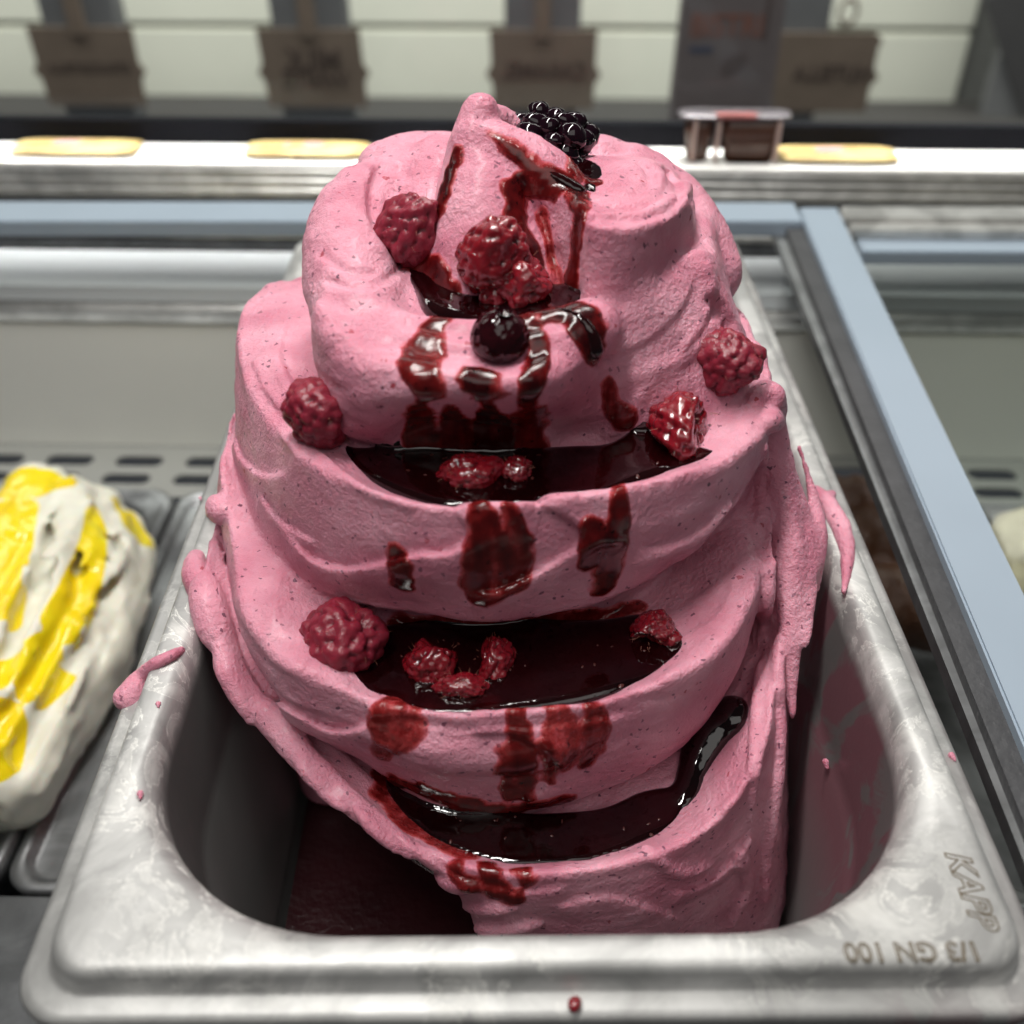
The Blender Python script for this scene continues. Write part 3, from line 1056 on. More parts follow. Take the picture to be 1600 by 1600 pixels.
HAIR = plain("berry_hair", (.32, .12, .08), .5)
RGRP = "raspberries on the pink gelato"
BERRIES = [
    # px, py, half sizes (mm), sink, rotation, material, label, dent
    (640, 362, (6.4, 6.0, 8.2), .45, (20, 28, 10), 0, "raspberry in the hollow left of the pointed peak", None),
    (768, 398, (6.8, 6.2, 7.8), .25, (35, 15, 40), 1, "large glazed raspberry standing against the foot of the peak", None),
    (818, 436, (5.6, 5.0, 5.4), .35, (60, -20, 80), 1, "bright red glazed raspberry piece tucked against the larger one at the peak", (.3, .2, 1)),
    (768, 462, (2.8, 2.4, 2.2), .30, (10, 0, 0), 1, "tiny glazed raspberry fragment in the sauce in front of the peak", None),
    (508, 640, (7.6, 6.6, 6.4), .25, (50, 20, 60), 0, "raspberry on the upper ledge at the far left", (.5, -.6, .7)),
    (1140, 565, (6.5, 6.2, 6.3), .30, (65, 10, 20), 0, "dry round raspberry highest on the right slope near the pan wall", None),
    (1062, 661, (7.8, 6.2, 6.0), .25, (50, 5, 100), 1, "glazed raspberry at the right end of the upper pool", (-.6, -.3, .6)),
    (738, 741, (5.8, 4.0, 3.8), .10, (40, 0, 10), 1, "raspberry half sunk at the front of the upper pool", None),
    (808, 735, (3.4, 3.0, 2.8), .10, (30, 30, 50), 1, "torn raspberry piece sunk right beside the half sunk one", None),
    (540, 1000, (8.2, 7.4, 7.2), .22, (45, 20, 30), 0, "largest raspberry, at the left end of the middle pool", None),
    (676, 1034, (5.2, 4.6, 4.8), .10, (30, 10, 80), 1, "round crushed raspberry in the left half of the middle pool", (.6, .2, .8)),
    (772, 1030, (3.6, 5.0, 3.6), .15, (20, 0, -20), 1, "curved raspberry fragment standing in the middle pool right of the round crushed one", (-.9, 0, .5)),
    (722, 1072, (5.0, 2.6, 2.8), .10, (20, 0, 5), 1, "flat raspberry fragment at the front edge of the middle pool", None),
    (1018, 985, (4.6, 3.8, 5.6), .15, (40, -30, 20), 1, "split raspberry at the right end of the middle pool", (-.7, -.4, .5)),
    (1050, 1000, (2.2, 1.8, 1.8), .10, (40, -30, 20), 1, "red raspberry crumb stuck right beside the split raspberry", None),
]
for k, (px, py, sz, sk, rot, wet_, lab, dent) in enumerate(BERRIES):
    sz = tuple(s * .00118 for s in sz)
    small = sz[0] < .004
    me = berry_mesh("raspberry", 10 + k, sz, n=34 if small else 96, dent=dent, sub=4 if small else 5, lump=.16, amp=.13)
    o = link("raspberry", me, RASP_WET if wet_ else RASP_DRY)
    thing(put(o, px, py, max(sz), sk, rot), lab, "raspberry", RGRP)
    if not small:
        hairs(o, sz, k)

# round dark berry with its blossom scar
me = berry_mesh("skin", 3, (.0058, .0058, .0054), n=8, amp=.0, lump=.03)
cur = thing(empty("blueberry"), "round glossy blue-black berry on the front of the roll below the top pool", "blueberry")
link("skin", me, CURRANT, cur)
scar = []
fs = []
for k in range(24):
    a = 2 * math.pi * k / 24
    r1 = .0014 + .0004 * (k % 4 == 0)
    scar += [(r1 * math.cos(a), r1 * math.sin(a), .0056 + (.0006 if k % 4 < 2 else .0002)), (.0009 * math.cos(a), .0009 * math.sin(a), .0050)]
for k in range(24):
    j = (k + 1) % 24
    fs.append((2 * k, 2 * j, 2 * j + 1, 2 * k + 1))
link("crown", mesh("crown", scar, fs), CURRANT, cur)
put(cur, 782, 522, .0058, .55, (12, 8, 0))

# blackberry: every drupelet on its own
bb = thing(empty("blackberry"), "glossy blackberry sitting behind and right of the pointed tip", "blackberry")
bm = bmesh.new()
bmesh.ops.create_icosphere(bm, subdivisions=3, radius=1)
DM = []
for k in range(4):
    dm = bpy.data.meshes.new("drupelet")
    bm.to_mesh(dm)
    c_ = np.empty(len(dm.vertices) * 3)
    dm.vertices.foreach_get("co", c_)
    c_ = c_.reshape(-1, 3)
    c_ *= (1 + .16 * vnoise(c_ * 1.3 + 9 * k, 60 + k) + .05 * vnoise(c_ * 4, 70 + k))[:, None]
    dm.vertices.foreach_set("co", c_.ravel())
    dm.polygons.foreach_set("use_smooth", np.ones(len(dm.polygons), bool))
    dm.materials.append(BLACK)
    DM.append(dm)
bm.free()
core = link("core", berry_mesh("core", 55, (.0088, .0074, .0066), n=30, amp=.1), BLACK, bb)
n = 38
for k in range(n):
    ph = math.acos(1 - 2 * (k + .5) / n)
    th = math.pi * (1 + 5 ** .5) * k + random.uniform(-.15, .15)
    d = Vector((math.cos(th) * math.sin(ph), math.sin(th) * math.sin(ph), math.cos(ph)))
    o = link("drupelet", DM[k % 4], None, bb)
    q_ = random.uniform(.80, 1.06)
    o.location = (d.x * .0092 * q_, d.y * .0078 * q_, d.z * .0068 * q_)
    s = random.uniform(.0021, .0036)
    o.scale = (s, s * random.uniform(.85, 1.1), s * random.uniform(.85, 1.05))
bb.location = at_y(858, 224, .243)
bb.rotation_euler = (R(20), R(12), R(15))
pb = link("berry_half", berry_mesh("berry_half", 71, (.0052, .0042, .0036), n=12, amp=.12), BLACK)
thing(pb, "wet dark half berry lying in sauce just below the blackberry", "berry")
pb.location = at_y(880, 258, .237)

# ------------------------------------------------------------------ the front pan
pan = thing(empty("steel_pan", (PX0, .245, -.0995)), "worn steel gelato pan in front holding the pink gelato", "pan", None)
off = Vector(pan.location)


def rel(o, root=pan):
    o.location = o.location - root.location
    return o


PROF = [(.0008, .0100, -.0118), (0.0003, .0100, -.0100), (0, .0100, -.0072), (.0006, .0098, -.0062), (.0018, .0094, -.0058), (.0042, .0086, -.0056), (.0050, .0084, -.0050),
        (.0056, .0082, -.0020), (.0060, .0082, -.0010), (.0068, .0082, -.0002), (.0078, .0085, 0),
        (.0108, .034, .0), (.0122, .041, -.0006), (.0132, .044, -.0022), (.0140, .044, -.0050), (.0167, .043, -.030), (.0175, .043, -.034), (.0189, .042, -.036),
        (.0232, .041, -.090), (.028, .039, -.097), (.036, .03, -.0995)]
pm = pan_mesh("pan_body", PX0, PW, PY0, PY1, PROF)
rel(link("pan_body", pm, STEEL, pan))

ENGRAVE = plain("engraved_line", (.13, .092, .045), .7, .0)


def text(body_, size, loc, rotz, shear=0.0, offset=0.0, root=pan, mat_=ENGRAVE, outline=.00014, name="lettering"):
    c = bpy.data.curves.new(name, 'FONT')
    c.body = body_
    c.size = size
    c.shear = shear
    c.offset = offset
    c.align_x = 'CENTER'
    c.align_y = 'CENTER'
    if outline:
        c.fill_mode = 'NONE'
        c.bevel_depth = outline
        c.bevel_resolution = 0
    c.resolution_u = 4
    c.materials.append(mat_)
    o = bpy.data.objects.new(name, c)
    COL.objects.link(o)
    o.parent = root
    o.location = Vector(loc) - root.location
    o.rotation_euler = (0, 0, rotz)
    return o


p0, p1 = at_z(1322, 1487, 0), at_z(1530, 1487, 0)
t_ = text("1/3 GN 100", .0052, ((p0[0] + p1[0]) / 2, (at_z(1425, 1470, 0)[1] + at_z(1425, 1502, 0)[1]) / 2, .00005), math.pi)
q0, q1 = at_z(1485, 1328, 0), at_z(1545, 1450, 0)
k_ = text("KAPP", .0062, ((q0[0] + q1[0]) / 2, (q0[1] + q1[1]) / 2, .00005), -math.pi / 2 , shear=.28, offset=.00012)


def fit(o, length):
    bpy.context.view_layer.update()
    L = o.dimensions.x
    s = length / L
    o.scale = (s, s, s)


def to_mesh_object(o):
    """a text curve becomes plain mesh geometry"""
    bpy.context.view_layer.update()
    dg = bpy.context.evaluated_depsgraph_get()
    me = bpy.data.meshes.new_from_object(o.evaluated_get(dg))
    n = link(o.name.split('.')[0] + '_', me, None, o.parent)
    n.location, n.rotation_euler, n.scale = o.location, o.rotation_euler, o.scale
    cu = o.data
    bpy.data.objects.remove(o)
    bpy.data.curves.remove(cu)
    n.name = "lettering"
    return n


fit(t_, abs(p1[0] - p0[0]))
fit(k_, abs(q1[1] - q0[1]) * 1.02)

to_mesh_object(t_)
to_mesh_object(k_)

# dark red sheet over the pan floor, added to stand for its shade
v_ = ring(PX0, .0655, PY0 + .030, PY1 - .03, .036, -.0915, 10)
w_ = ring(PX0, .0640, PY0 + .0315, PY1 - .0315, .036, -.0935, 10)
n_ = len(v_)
me = mesh("shade_sheet", v_ + w_, [tuple(range(n_))] + [(i, n_ + i, n_ + (i + 1) % n_, (i + 1) % n_) for i in range(n_)] + [tuple(range(n_, 2 * n_))[::-1]], False)
FLOOR_SHADE = plain("pan_floor_shade", (.030, .006, .008), .30, 0, .5, 50, .001)
thing(link("pan_floor_shade", me, FLOOR_SHADE), "dark red sheet standing for the shade in the bottom of the front pan", "shade sheet")

SEED = plain("berry_seed", (.055, .012, .010), .3, 0, .3, 300)
for lv, px0, px1, py0, py1, n_ in ((.0438, 600, 1040, 705, 750, 12), (.0056, 620, 1020, 1000, 1075, 16), (-.0272, 680, 1040, 1275, 1320, 14)):
    V_, F_ = [], []
    for k in range(n_):
        px, py = random.uniform(px0, px1), random.uniform(py0, py1)
        p = at_z(px, py, lv)
        h_ = G.hit(px, py)
        if h_ is not None and np.linalg.norm(h_ - EYE) < np.linalg.norm(p - EYE):
            continue
        a1 = random.uniform(0, math.pi)
        L_, W_ = random.uniform(.0005, .0010), random.uniform(.0003, .0005)
        b0 = len(V_)
        for i in range(8):
            a2 = 2 * math.pi * i / 8
            x_, y_ = L_ * math.cos(a2), W_ * math.sin(a2)
            V_.append((p[0] + x_ * math.cos(a1) - y_ * math.sin(a1), p[1] + x_ * math.sin(a1) + y_ * math.cos(a1), lv - .0002))
        V_.append((p[0], p[1], lv + .00028))
        for i in range(8):
            F_.append((b0 + i, b0 + (i + 1) % 8, b0 + 8))
    o = link("seeds", mesh("seeds", V_, F_), SEED)
    for q in COL.objects:
        if q.name.startswith("berry_sauce") and q.get("pool_level") is not None and abs(q["pool_level"] - lv) < 1e-5:
            o.parent = q
    o["kind"] = "stuff"

# ------------------------------------------------------------------ smears and drops on the rim
PINK = gelato_mat("gelato_smear", (.74, .235, .345), (.84, .32, .42), (.10, .03, .06), False)
nt = PINK[1]
nt.links.new(PINK[3], PINK[2].inputs["Base Color"])
PINK = PINK[0]


def blob(name, lo, hi, h, strokes, mat_, label=None, cat=None, group=None, k=.0012, floor=None):
    F = Field(lo, hi, h)
    for P, r in strokes:
        F.stroke(P, r, k=k)
    if floor is not None:
        F.a = smax(F.a, (floor - F.ax[2])[None, None, :], .0004).astype(np.float32)
    I = np.argwhere(np.abs(F.a) < 3 * h)
    p = F.lo + I * h
    F.a[I[:, 0], I[:, 1], I[:, 2]] += (.00022 * vnoise(p * 300, 3)).astype(np.float32)
    v, q = F.skin(name)
    o = link(name, mesh_np(name, v, q), mat_)
    if label:
        thing(o, label, cat, group)
    return o


def rimline(rows, n=5):
    q = catmull([(*at_z(a, b, z), r) for a, b, z, r in rows], n)
    return q[:, :3], q[:, 3]


def bounds(st, m=.004):
    A = np.vstack([s[0] for s in st])
    r = max(np.max(s[1]) for s in st)
    return A.min(0) - r - m, A.max(0) + r + m


SM = "pink gelato smeared on the rim of the front pan"
st = [rimline([(292, 1012, -.0030, .0010), (272, 1022, .0006, .0013), (245, 1036, .0006, .0015), (222, 1056, -.0040, .0020), (205, 1080, -.0052, .0028), (198, 1090, -.0060, .0030)])]
blob("gelato_smear", *bounds(st), .0005, st, GELATO, "thick pink drip running over the left rim and hanging outside the pan", "smear", SM)
st = [rimline([(1270, 765, -.002, .0016), (1292, 785, .0004, .0022), (1310, 815, .0004, .0026), (1322, 850, .0002, .0022), (1324, 885, -.0002, .0016), (1318, 925, -.0006, .0006)]),
      rimline([(1292, 785, .0002, .0016), (1300, 772, .0003, .0010)])]
blob("gelato_smear", *bounds(st), .0005, st, GELATO, "long pink smear curling down the right rim beside the gelato", "smear", SM)
st = [rimline([(306, 872, .0002, .0022), (305, 895, .0010, .0034), (312, 915, .0004, .0036), (322, 945, -.003, .0034), (330, 970, -.006, .0025)])]
blob("gelato_smear", *bounds(st), .0005, st, GELATO, "rounded pink lump squeezed out onto the left rim", "smear", SM)
st = [rimline([(334, 800, .0005, .0022), (346, 795, .002, .0034), (352, 780, .002, .0024)])]
blob("gelato_smear", *bounds(st), .0005, st, GELATO, "small pink lump on the left rim above the rounded lump", "smear", SM)
SP = "pink specks on the pan rim"
for px, py, z, r, lab in ((247, 1100, .0000, .0010, "pink speck on the left rim just below the thick drip"), (219, 1240, .0000, .0012, "pink drop with a thin tail on the left rim near the corner"),
                          (1487, 1181, -.0056, .0011, "pink speck on the outer right lip of the pan"), (1446, 1128, -.0045, .0007, "tiny pink speck on the right rim above the larger speck"),
                          (313, 778, -.0050, .0007, "tiny pink speck on the upper left rim"), (1290, 1190, -.03, .0010, "pink drop on the right inner wall")):
    a = at_z(px, py, z) if z > -.02 else at_x(px, py, .0772)
    st = [(np.array([a, a + np.array([r * .3, -r * 1.0, 0 if z > -.02 else -.001])]), np.array([r * .75, r * .4]))]
    blob("gelato_speck", *bounds(st, .002), .00025, st, GELATO, lab, "speck", SP, k=.0003)
a = at_z(898, 1568, -.0050)
st = [(np.array([a, a + np.array([0, -.0006, .0004])]), np.array([.0013, .0011]))]
blob("sauce_drop", *bounds(st, .002), .00025, st, RASP_WET, "single dark red drop of sauce on the front lip of the pan", "drop", k=.0003)

# ------------------------------------------------------------------ the display case, turned slightly from the pan
CA = R(-2.0)
CZ = Matrix.Rotation(CA, 4, 'Z')


def cxy(px, py, z=None, y=None):
    """pixel -> case coordinates, on the level z or on the upright y"""
    d = ray(px, py)
    c, s = math.cos(-CA), math.sin(-CA)
    d2 = np.array([d[0] * c - d[1] * s, d[0] * s + d[1] * c, d[2]])
    t = (z - CAM_H) / d2[2] if z is not None else y / d2[1]
    return np.array([0, 0, CAM_H]) + d2 * t


def turn(o):
    o.location = CZ @ Vector(o.location)
    o.rotation_euler.z += CA
    return o


def kind(o, k="structure"):
    o["kind"] = k
    return o


def yz(py, y=None, z=None):
    p = cxy(800, py, z=z, y=y)
    return (p[1], p[2])


WALLM = plain("case_back_wall", (.78, .785, .73), .5, 0, .05, 9)
BRUSH = plain("case_brushed", (.60, .63, .64), .45, .1, .04, 12)
EXTR = steel_mat("case_extrusion", (.62, .615, .59), .25, .4, False, .6)
VENT = plain("vent_sheet", (.36, .365, .34), .5, .1, .05, 20)
BLUE = plain("blue_grey_aluminium", (.29, .35, .415), .5, .1, .05, 30)
DARK = plain("dark_gasket", (.045, .045, .048), .5, 0, .5, 90, .0006)
VOID = plain("case_floor_dark", (.022, .022, .026), .6)
DECK = steel_mat("case_deck", (.16, .165, .17), .3, .45, False, .6)


def profile(name, pts, x0, x1, mat_, parent=None, st=True):
    """extrude a (y, z) polyline along x, with thickness behind it"""
    Vv, Ff = [], []
    n = len(pts)
    for x in (x0, x1):
        Vv += [(x, y, z) for y, z in pts]
        Vv += [(x, pts[-1][0] + .003, pts[-1][1] - .0005), (x, max(p[0] for p in pts) + .003, pts[0][1] - .002)]
    m = n + 2
    for k in range(m):
        j = (k + 1) % m
        Ff.append((k, j, m + j, m + k))
    Ff.append(tuple(range(m))[::-1])
    Ff.append(tuple(range(m, 2 * m)))
    o = link(name, mesh(name, Vv, Ff, False), mat_, parent)
    if parent is None:
        turn(o)
        if st:
            kind(o)
    return o


X0, X1 = -.75, .85
case = thing(empty("display_case"), "grey steel back of the ice cream display case with slotted shelf and ribbed rails", "display case")
turn(case)
# wall of the well and what rises above it
W0, W1 = yz(705, y=.42), yz(515, y=.42)
profile("back_wall", [W0, W1, (W1[0] - .001, W1[1] + .0012)], X0, X1, WALLM, case)
L1 = yz(482, y=.427)
profile("ledge", [(W1[0] - .0016, W1[1] + .0022), (L1[0] - .002, L1[1] - .002), L1], X0, X1, EXTR, case)
B1, B2 = yz(455, y=.430), yz(400, y=.452)
profile("brushed_panel", [(L1[0] + .001, L1[1] + .0006), (B1[0], B1[1]), (.440, (B1[1] + B2[1]) / 2 - .001), B2], X0, X1, BRUSH, case)
G1 = yz(378, y=.456)
profile("groove", [(B2[0] + .002, B2[1] + .001), G1], X0, X1, DECK, case)
H1 = yz(350, y=.464)
profile("inner_rail", [(G1[0] - .001, G1[1] + .001), (G1[0] - .001, G1[1] + .0035), H1, (H1[0] + .004, H1[1] + .004)], X0, X1, EXTR, case)
# top rail below the shelf, with its ribs
T0 = yz(309, y=.468)
T1 = yz(267, y=.468)
zz = np.linspace(T0[1], T1[1], 12)
rail = []
for k, z_ in enumerate(zz):
    rail.append((.468 - (.0009 if k in (1, 2, 6, 9, 10) else 0), z_))
profile("top_rail", [(.475, T0[1] - .006), (.468, T0[1] - .0005)] + rail, X0, X1, EXTR, case)
SH = T1[1]
SHELFM = plain("white_shelf", (.80, .79, .76), .28, 0, .03, 40)
box("shelf", (X0, .4672, SH + .0002), (X1, .4948, SH + .0022), SHELFM, case, .0004)
SH += .0022
# slotted shelf: a sheet with real slots
zv = W0[1]
bm = bmesh.new()
pit = .0455
s0 = cxy(60, 720, z=zv)
s1 = cxy(170, 720, z=zv)
pit = abs(s1[0] - s0[0])
ya, yb = cxy(200, 728, z=zv)[1], cxy(200, 712, z=zv)[1]
yc, yd = cxy(200, 756, z=zv)[1], cxy(200, 740, z=zv)[1]


def slotted(name, xa, xb, rows, y0, y1, z, wd, x_of, mat_, parent):
    """flat sheet with round-ended slots cut through it, 1.2 mm thick"""
    Vv, Ff = [], []

    def vtx(x, y, zz_=0.0):
        Vv.append((x, y, z + zz_))
        return len(Vv) - 1

    def quad(a, b, c, d):
        Ff.append((vtx(*a), vtx(*b), vtx(*c), vtx(*d)))
    ycur = y0
    for (ra, rb, sh) in rows:
        quad((xa, ycur), (xb, ycur), (xb, ra), (xa, ra))
        r = (rb - ra) / 2
        xs = []
        x = x_of + sh
        while x - pit > xa:
            x -= pit
        while x < xb:
            xs.append(x)
            x += pit
        prev = xa
        for x in xs:
            l, r2 = x - wd / 2, x + wd / 2
            if l < prev or r2 > xb:
                continue
            arcL = [(l + r - r * math.sin(R(a)), (ra + rb) / 2 - r * math.cos(R(a))) for a in range(0, 181, 15)]
            arcR = [(r2 - r + r * math.sin(R(a)), (ra + rb) / 2 - r * math.cos(R(a))) for a in range(0, 181, 15)]
            # left of the slot
            ids = [vtx(prev, ra), vtx(l + r, ra)] + [vtx(*p) for p in arcL[1:-1]] + [vtx(l + r, rb), vtx(prev, rb)]
            Ff.append(tuple(ids))
            mid = x
            ids = [vtx(r2 - r, ra), vtx(r2, ra)] + [vtx(r2, rb), vtx(r2 - r, rb)] + [vtx(*p) for p in arcR[1:-1][::-1]]
            Ff.append(tuple(ids))
            loop = arcL[::-1] + arcR
            for i in range(len(loop)):
                a, b = loop[i], loop[(i + 1) % len(loop)]
                quad((*a, 0), (*b, 0), (*b, -.0012), (*a, -.0012))
            prev = r2
        quad((prev, ra), (xb, ra), (xb, rb), (prev, rb))
        ycur = rb
    quad((xa, ycur), (xb, ycur), (xb, y1), (xa, y1))
    o = link(name, mesh(name, Vv, Ff, False), mat_, parent)
    return o


wd = abs(cxy(145, 720, z=zv)[0] - cxy(70, 720, z=zv)[0])
slotted("slotted_shelf", X0, X1, [(yc, yd, -.002), (ya, yb, 0)], .378, W0[0] - .0005, zv, wd, cxy(108, 720, z=zv)[0], VENT, case)
floor = kind(turn(box("case_floor", (X0, .0, -.26), (X1, .46, -.25), VOID)))
box("slot_tray", (X0, .38, -.19), (X1, .45, -.185), VOID, case)

# deck in front of the neighbouring pans
ZD = -.112
d0 = cxy(0, 1398, z=ZD)
box("deck", (X0, .0, ZD - .004), (X1, d0[1], ZD), DECK, case, .0008)

# neighbouring pans, sunk lower in the case
FARPAN = [(.0006, .012, -.006), (0, .012, -.003), (.0006, .0118, 0), (.0020, .0116, .0010), (.0040, .012, .0006), (.0050, .014, -.0006), (.0070, .020, -.0008), (.0085, .024, -.003), (.0110, .024, -.030), (.020, .024, -.075)]
BRASS = steel_mat("yellowed_pan_steel", (.42, .38, .22), .3, .5, False, .75)


def far_pan(name, label, x0, x1, y0, y1, z, mat_):
    t = thing(empty(name, ((x0 + x1) / 2, y0, z)), label, "pan", "lower pans around the front pan")
    me = pan_mesh("pan_body", 0, (x1 - x0) / 2, 0, y1 - y0, FARPAN)
    link("pan_body", me, mat_, t)
    turn(t)
    return t


a, b = cxy(281, 761, z=ZD), cxy(0, 1372, z=ZD)
xr = (a[0] + b[0]) / 2
ybk = cxy(150, 762, z=ZD)[1]
yfr = cxy(60, 1394, z=ZD)[1]
far_pan("steel_pan", "lower pan at the left holding white and yellow gelato", xr - .165, xr, yfr, ybk, ZD, STEEL_FAR)
# an empty covered place between it and the front pan
cover = thing(empty("steel_cover", (xr + .0015, yfr, ZD)), "grey steel cover plate between the yellow gelato and the front pan", "cover")
cm = pan_mesh("plate", .066, .066, 0, ybk - yfr, [(.0004, .010, -.004), (0, .010, -.001), (.0008, .0098, 0), (.0028, .009, .0004), (.0042, .009, -.0004), (.0054, .0085, -.0030), (.0066, .008, -.0034)])
link("plate", cm, STEEL_FAR, cover)
turn(cover)

# white and yellow gelato at the left: long combed folds
WHITE = gelato_mat("white_gelato", (.62, .60, .50), (.74, .72, .62), (.10, .05, .02), False)
nt, b_, col = WHITE[1], WHITE[2], WHITE[3]
yl = mixc(nt, noise(nt, 40, 2), (.80, .70, .010), (.78, .50, .006))
msk = ramp(nt, mth(nt, 'ADD', WHITE[5].outputs["Fac"], mth(nt, 'MULTIPLY', mth(nt, 'SUBTRACT', noise(nt, 60, 3), .5), .5)), [(.35, 0.0), (.5, 1.0)])
nt.links.new(mixc(nt, msk, col, yl), b_.inputs["Base Color"])
nt.links.new(mth(nt, 'MULTIPLY_ADD', msk, -.25, .45), b_.inputs["Roughness"])
b_.inputs["Subsurface Weight"].default_value = .2
b_.inputs["Subsurface Scale"].default_value = .003
WHITE = WHITE[0]


def case_gelato(name, label, rows, z0, mat_, sauce=(), h=.0016, ground=None, cuts=()):
    """rows of strokes given as (px, py, z, r); built in case coordinates"""
    st = []
    for row in rows:
        q = catmull([(*cxy(a, b, z=z), r) for a, b, z, r in row], 6)
        st.append((q[:, :3], q[:, 3]))
    lo, hi = bounds(st, .004)
    lo[2] = z0
    F = Field(lo, hi, h)
    for P, r in st:
        F.stroke(P, r, k=.003)
    for row in cuts:
        q = catmull([(*cxy(a, b, z=z), r) for a, b, z, r in row], 6)
        F.stroke(q[:, :3], q[:, 3], k=.005, cut=True)
    if ground is not None:
        F.a = smin(F.a, np.maximum(F.ax[2][None, None, :] - ground, -.01) + np.zeros_like(F.a), .004).astype(np.float32)
        edge = np.maximum(np.abs(F.ax[0] - (lo[0] + hi[0]) / 2)[:, None, None] - (hi[0] - lo[0]) / 2 + .003,
                          np.abs(F.ax[1] - (lo[1] + hi[1]) / 2)[None, :, None] - (hi[1] - lo[1]) / 2 + .003)
        F.a = np.maximum(F.a, edge).astype(np.float32)
    I = np.argwhere(np.abs(F.a) < .008)
    p = F.lo + I * h
    F.a[I[:, 0], I[:, 1], I[:, 2]] += (.0010 * vnoise(p * np.array([170, 25, 120.]), 3) + .0014 * vnoise(p * np.array([260, 40, 200.]), 7) + .0010 * vnoise(p * 90, 4) + .0005 * vnoise(p * 260, 5)).astype(np.float32)
    v, q = F.skin(name)
    fl = np.zeros(len(v))
    for row in sauce:
        P = catmull([(*cxy(a, b, z=z), r) for a, b, z, r in row], 8)
        for c in P:
            fl = np.maximum(fl, smooth((c[3] * 1.15 - np.linalg.norm((v - c[:3]) * np.array([1, 1, .5]), axis=1)) / .003 + .5))
    me = mesh_np("mound", v - np.array([(lo[0] + hi[0]) / 2, (lo[1] + hi[1]) / 2, z0]), q)
    at_ = me.attributes.new("sauce", 'FLOAT', 'POINT')
    at_.data.foreach_set("value", fl.astype(np.float32))
    t = thing(empty(name, ((lo[0] + hi[0]) / 2, (lo[1] + hi[1]) / 2, z0)), label, "gelato")
    link("mound", me, mat_, t)
    turn(t)
    return t


ZT = -.085
case_gelato("vanilla_gelato", "white gelato with yellow passion fruit sauce in the lower left pan",
            [[(60, 775, ZT + .004, .012), (20, 860, ZT, .018), (-60, 1000, ZT, .020)],
             [(100, 785, ZT, .012), (110, 840, ZT + .004, .014), (60, 960, ZT + .002, .017), (-10, 1100, ZT, .018)],
             [(150, 800, ZT - .006, .011), (160, 860, ZT - .003, .013), (120, 960, ZT - .003, .015), (60, 1080, ZT - .006, .016), (0, 1200, ZT - .008, .016)],
             [(190, 835, ZT - .014, .010), (190, 900, ZT - .012, .012), (150, 1000, ZT - .013, .014), (90, 1110, ZT - .016, .014), (20, 1230, ZT - .018, .014)],
             [(-80, 800, ZT, .02), (-140, 1000, ZT, .03), (-160, 1200, ZT, .03)]],
            ZD - .03, WHITE, cuts=[[(95, 780, ZT + .008, .0035), (70, 900, ZT + .012, .004), (0, 1060, ZT + .014, .004)],
                  [(130, 830, ZT + .008, .003), (118, 930, ZT + .010, .0035), (60, 1040, ZT + .009, .0035), (-10, 1150, ZT + .008, .003)],
                  [(172, 860, ZT + .002, .003), (165, 950, ZT + .002, .003), (100, 1060, ZT + .002, .003), (30, 1190, ZT, .003)]],
            sauce=[[(20, 765, ZT + .014, .008), (80, 770, ZT + .010, .008), (110, 780, ZT + .008, .004)],
                   [(20, 800, ZT + .016, .008), (0, 880, ZT + .016, .008), (-10, 960, ZT + .016, .007)],
                   [(138, 805, ZT + .004, .004), (148, 850, ZT + .008, .004), (125, 920, ZT + .01, .005), (95, 985, ZT + .008, .005)],
                   [(75, 1020, ZT + .006, .004), (45, 1050, ZT + .006, .005), (0, 1080, ZT + .006, .005), (-30, 1110, ZT + .006, .006)],
                   [(100, 1060, ZT, .003), (50, 1085, ZT + .004, .004)],
                   [(190, 800, ZT - .004, .004), (215, 840, ZT - .006, .005)],
                   [(10, 1140, ZT, .006), (-10, 1200, ZT, .006)]])

# right side: chocolate gelato in the shade, another pale one beyond the lid frame
CHOC = plain("chocolate_gelato", (.10, .042, .020), .45, 0, .4, 60, .002)
a = cxy(1345, 765, z=ZD)
b = cxy(1600, 765, z=ZD)
far_pan("steel_pan", "lower pan at the right behind the lid frame holding chocolate gelato", a[0] - .02, a[0] + .098, yfr, ybk, ZD, STEEL_FAR)
case_gelato("chocolate_gelato", "brown chocolate gelato in the lower right pan between front pan and lid frame",
            [[(1320, 790, ZD + .002, .014), (1400, 800, ZD + .004, .014), (1450, 800, ZD, .012)], [(1350, 850, ZD, .016), (1440, 860, ZD, .016)],
             [(1380, 940, ZD - .006, .016), (1480, 960, ZD - .006, .016)]], ZD - .05, CHOC)
far_pan("steel_pan", "farthest lower pan at the right edge holding pale gelato", a[0] + .100, a[0] + .230, yfr, ybk, ZD, BRASS)
PALE = plain("pale_gelato", (.58, .52, .36), .5, 0, .15, 60, .001)
case_gelato("pistachio_gelato", "pale cream gelato in the farthest lower right pan",
            [[(1610, 850, ZD + .010, .016), (1700, 840, ZD + .012, .016)], [(1640, 900, ZD + .008, .018), (1740, 920, ZD + .008, .02)]], ZD - .03, PALE)

# ------------------------------------------------------------------ sliding lid: aluminium frame with a pane
ZL = -.004
lid = thing(empty("sliding_cover"), "blue grey aluminium frame of the sliding cover running back along the right", "lid frame")
turn(lid)


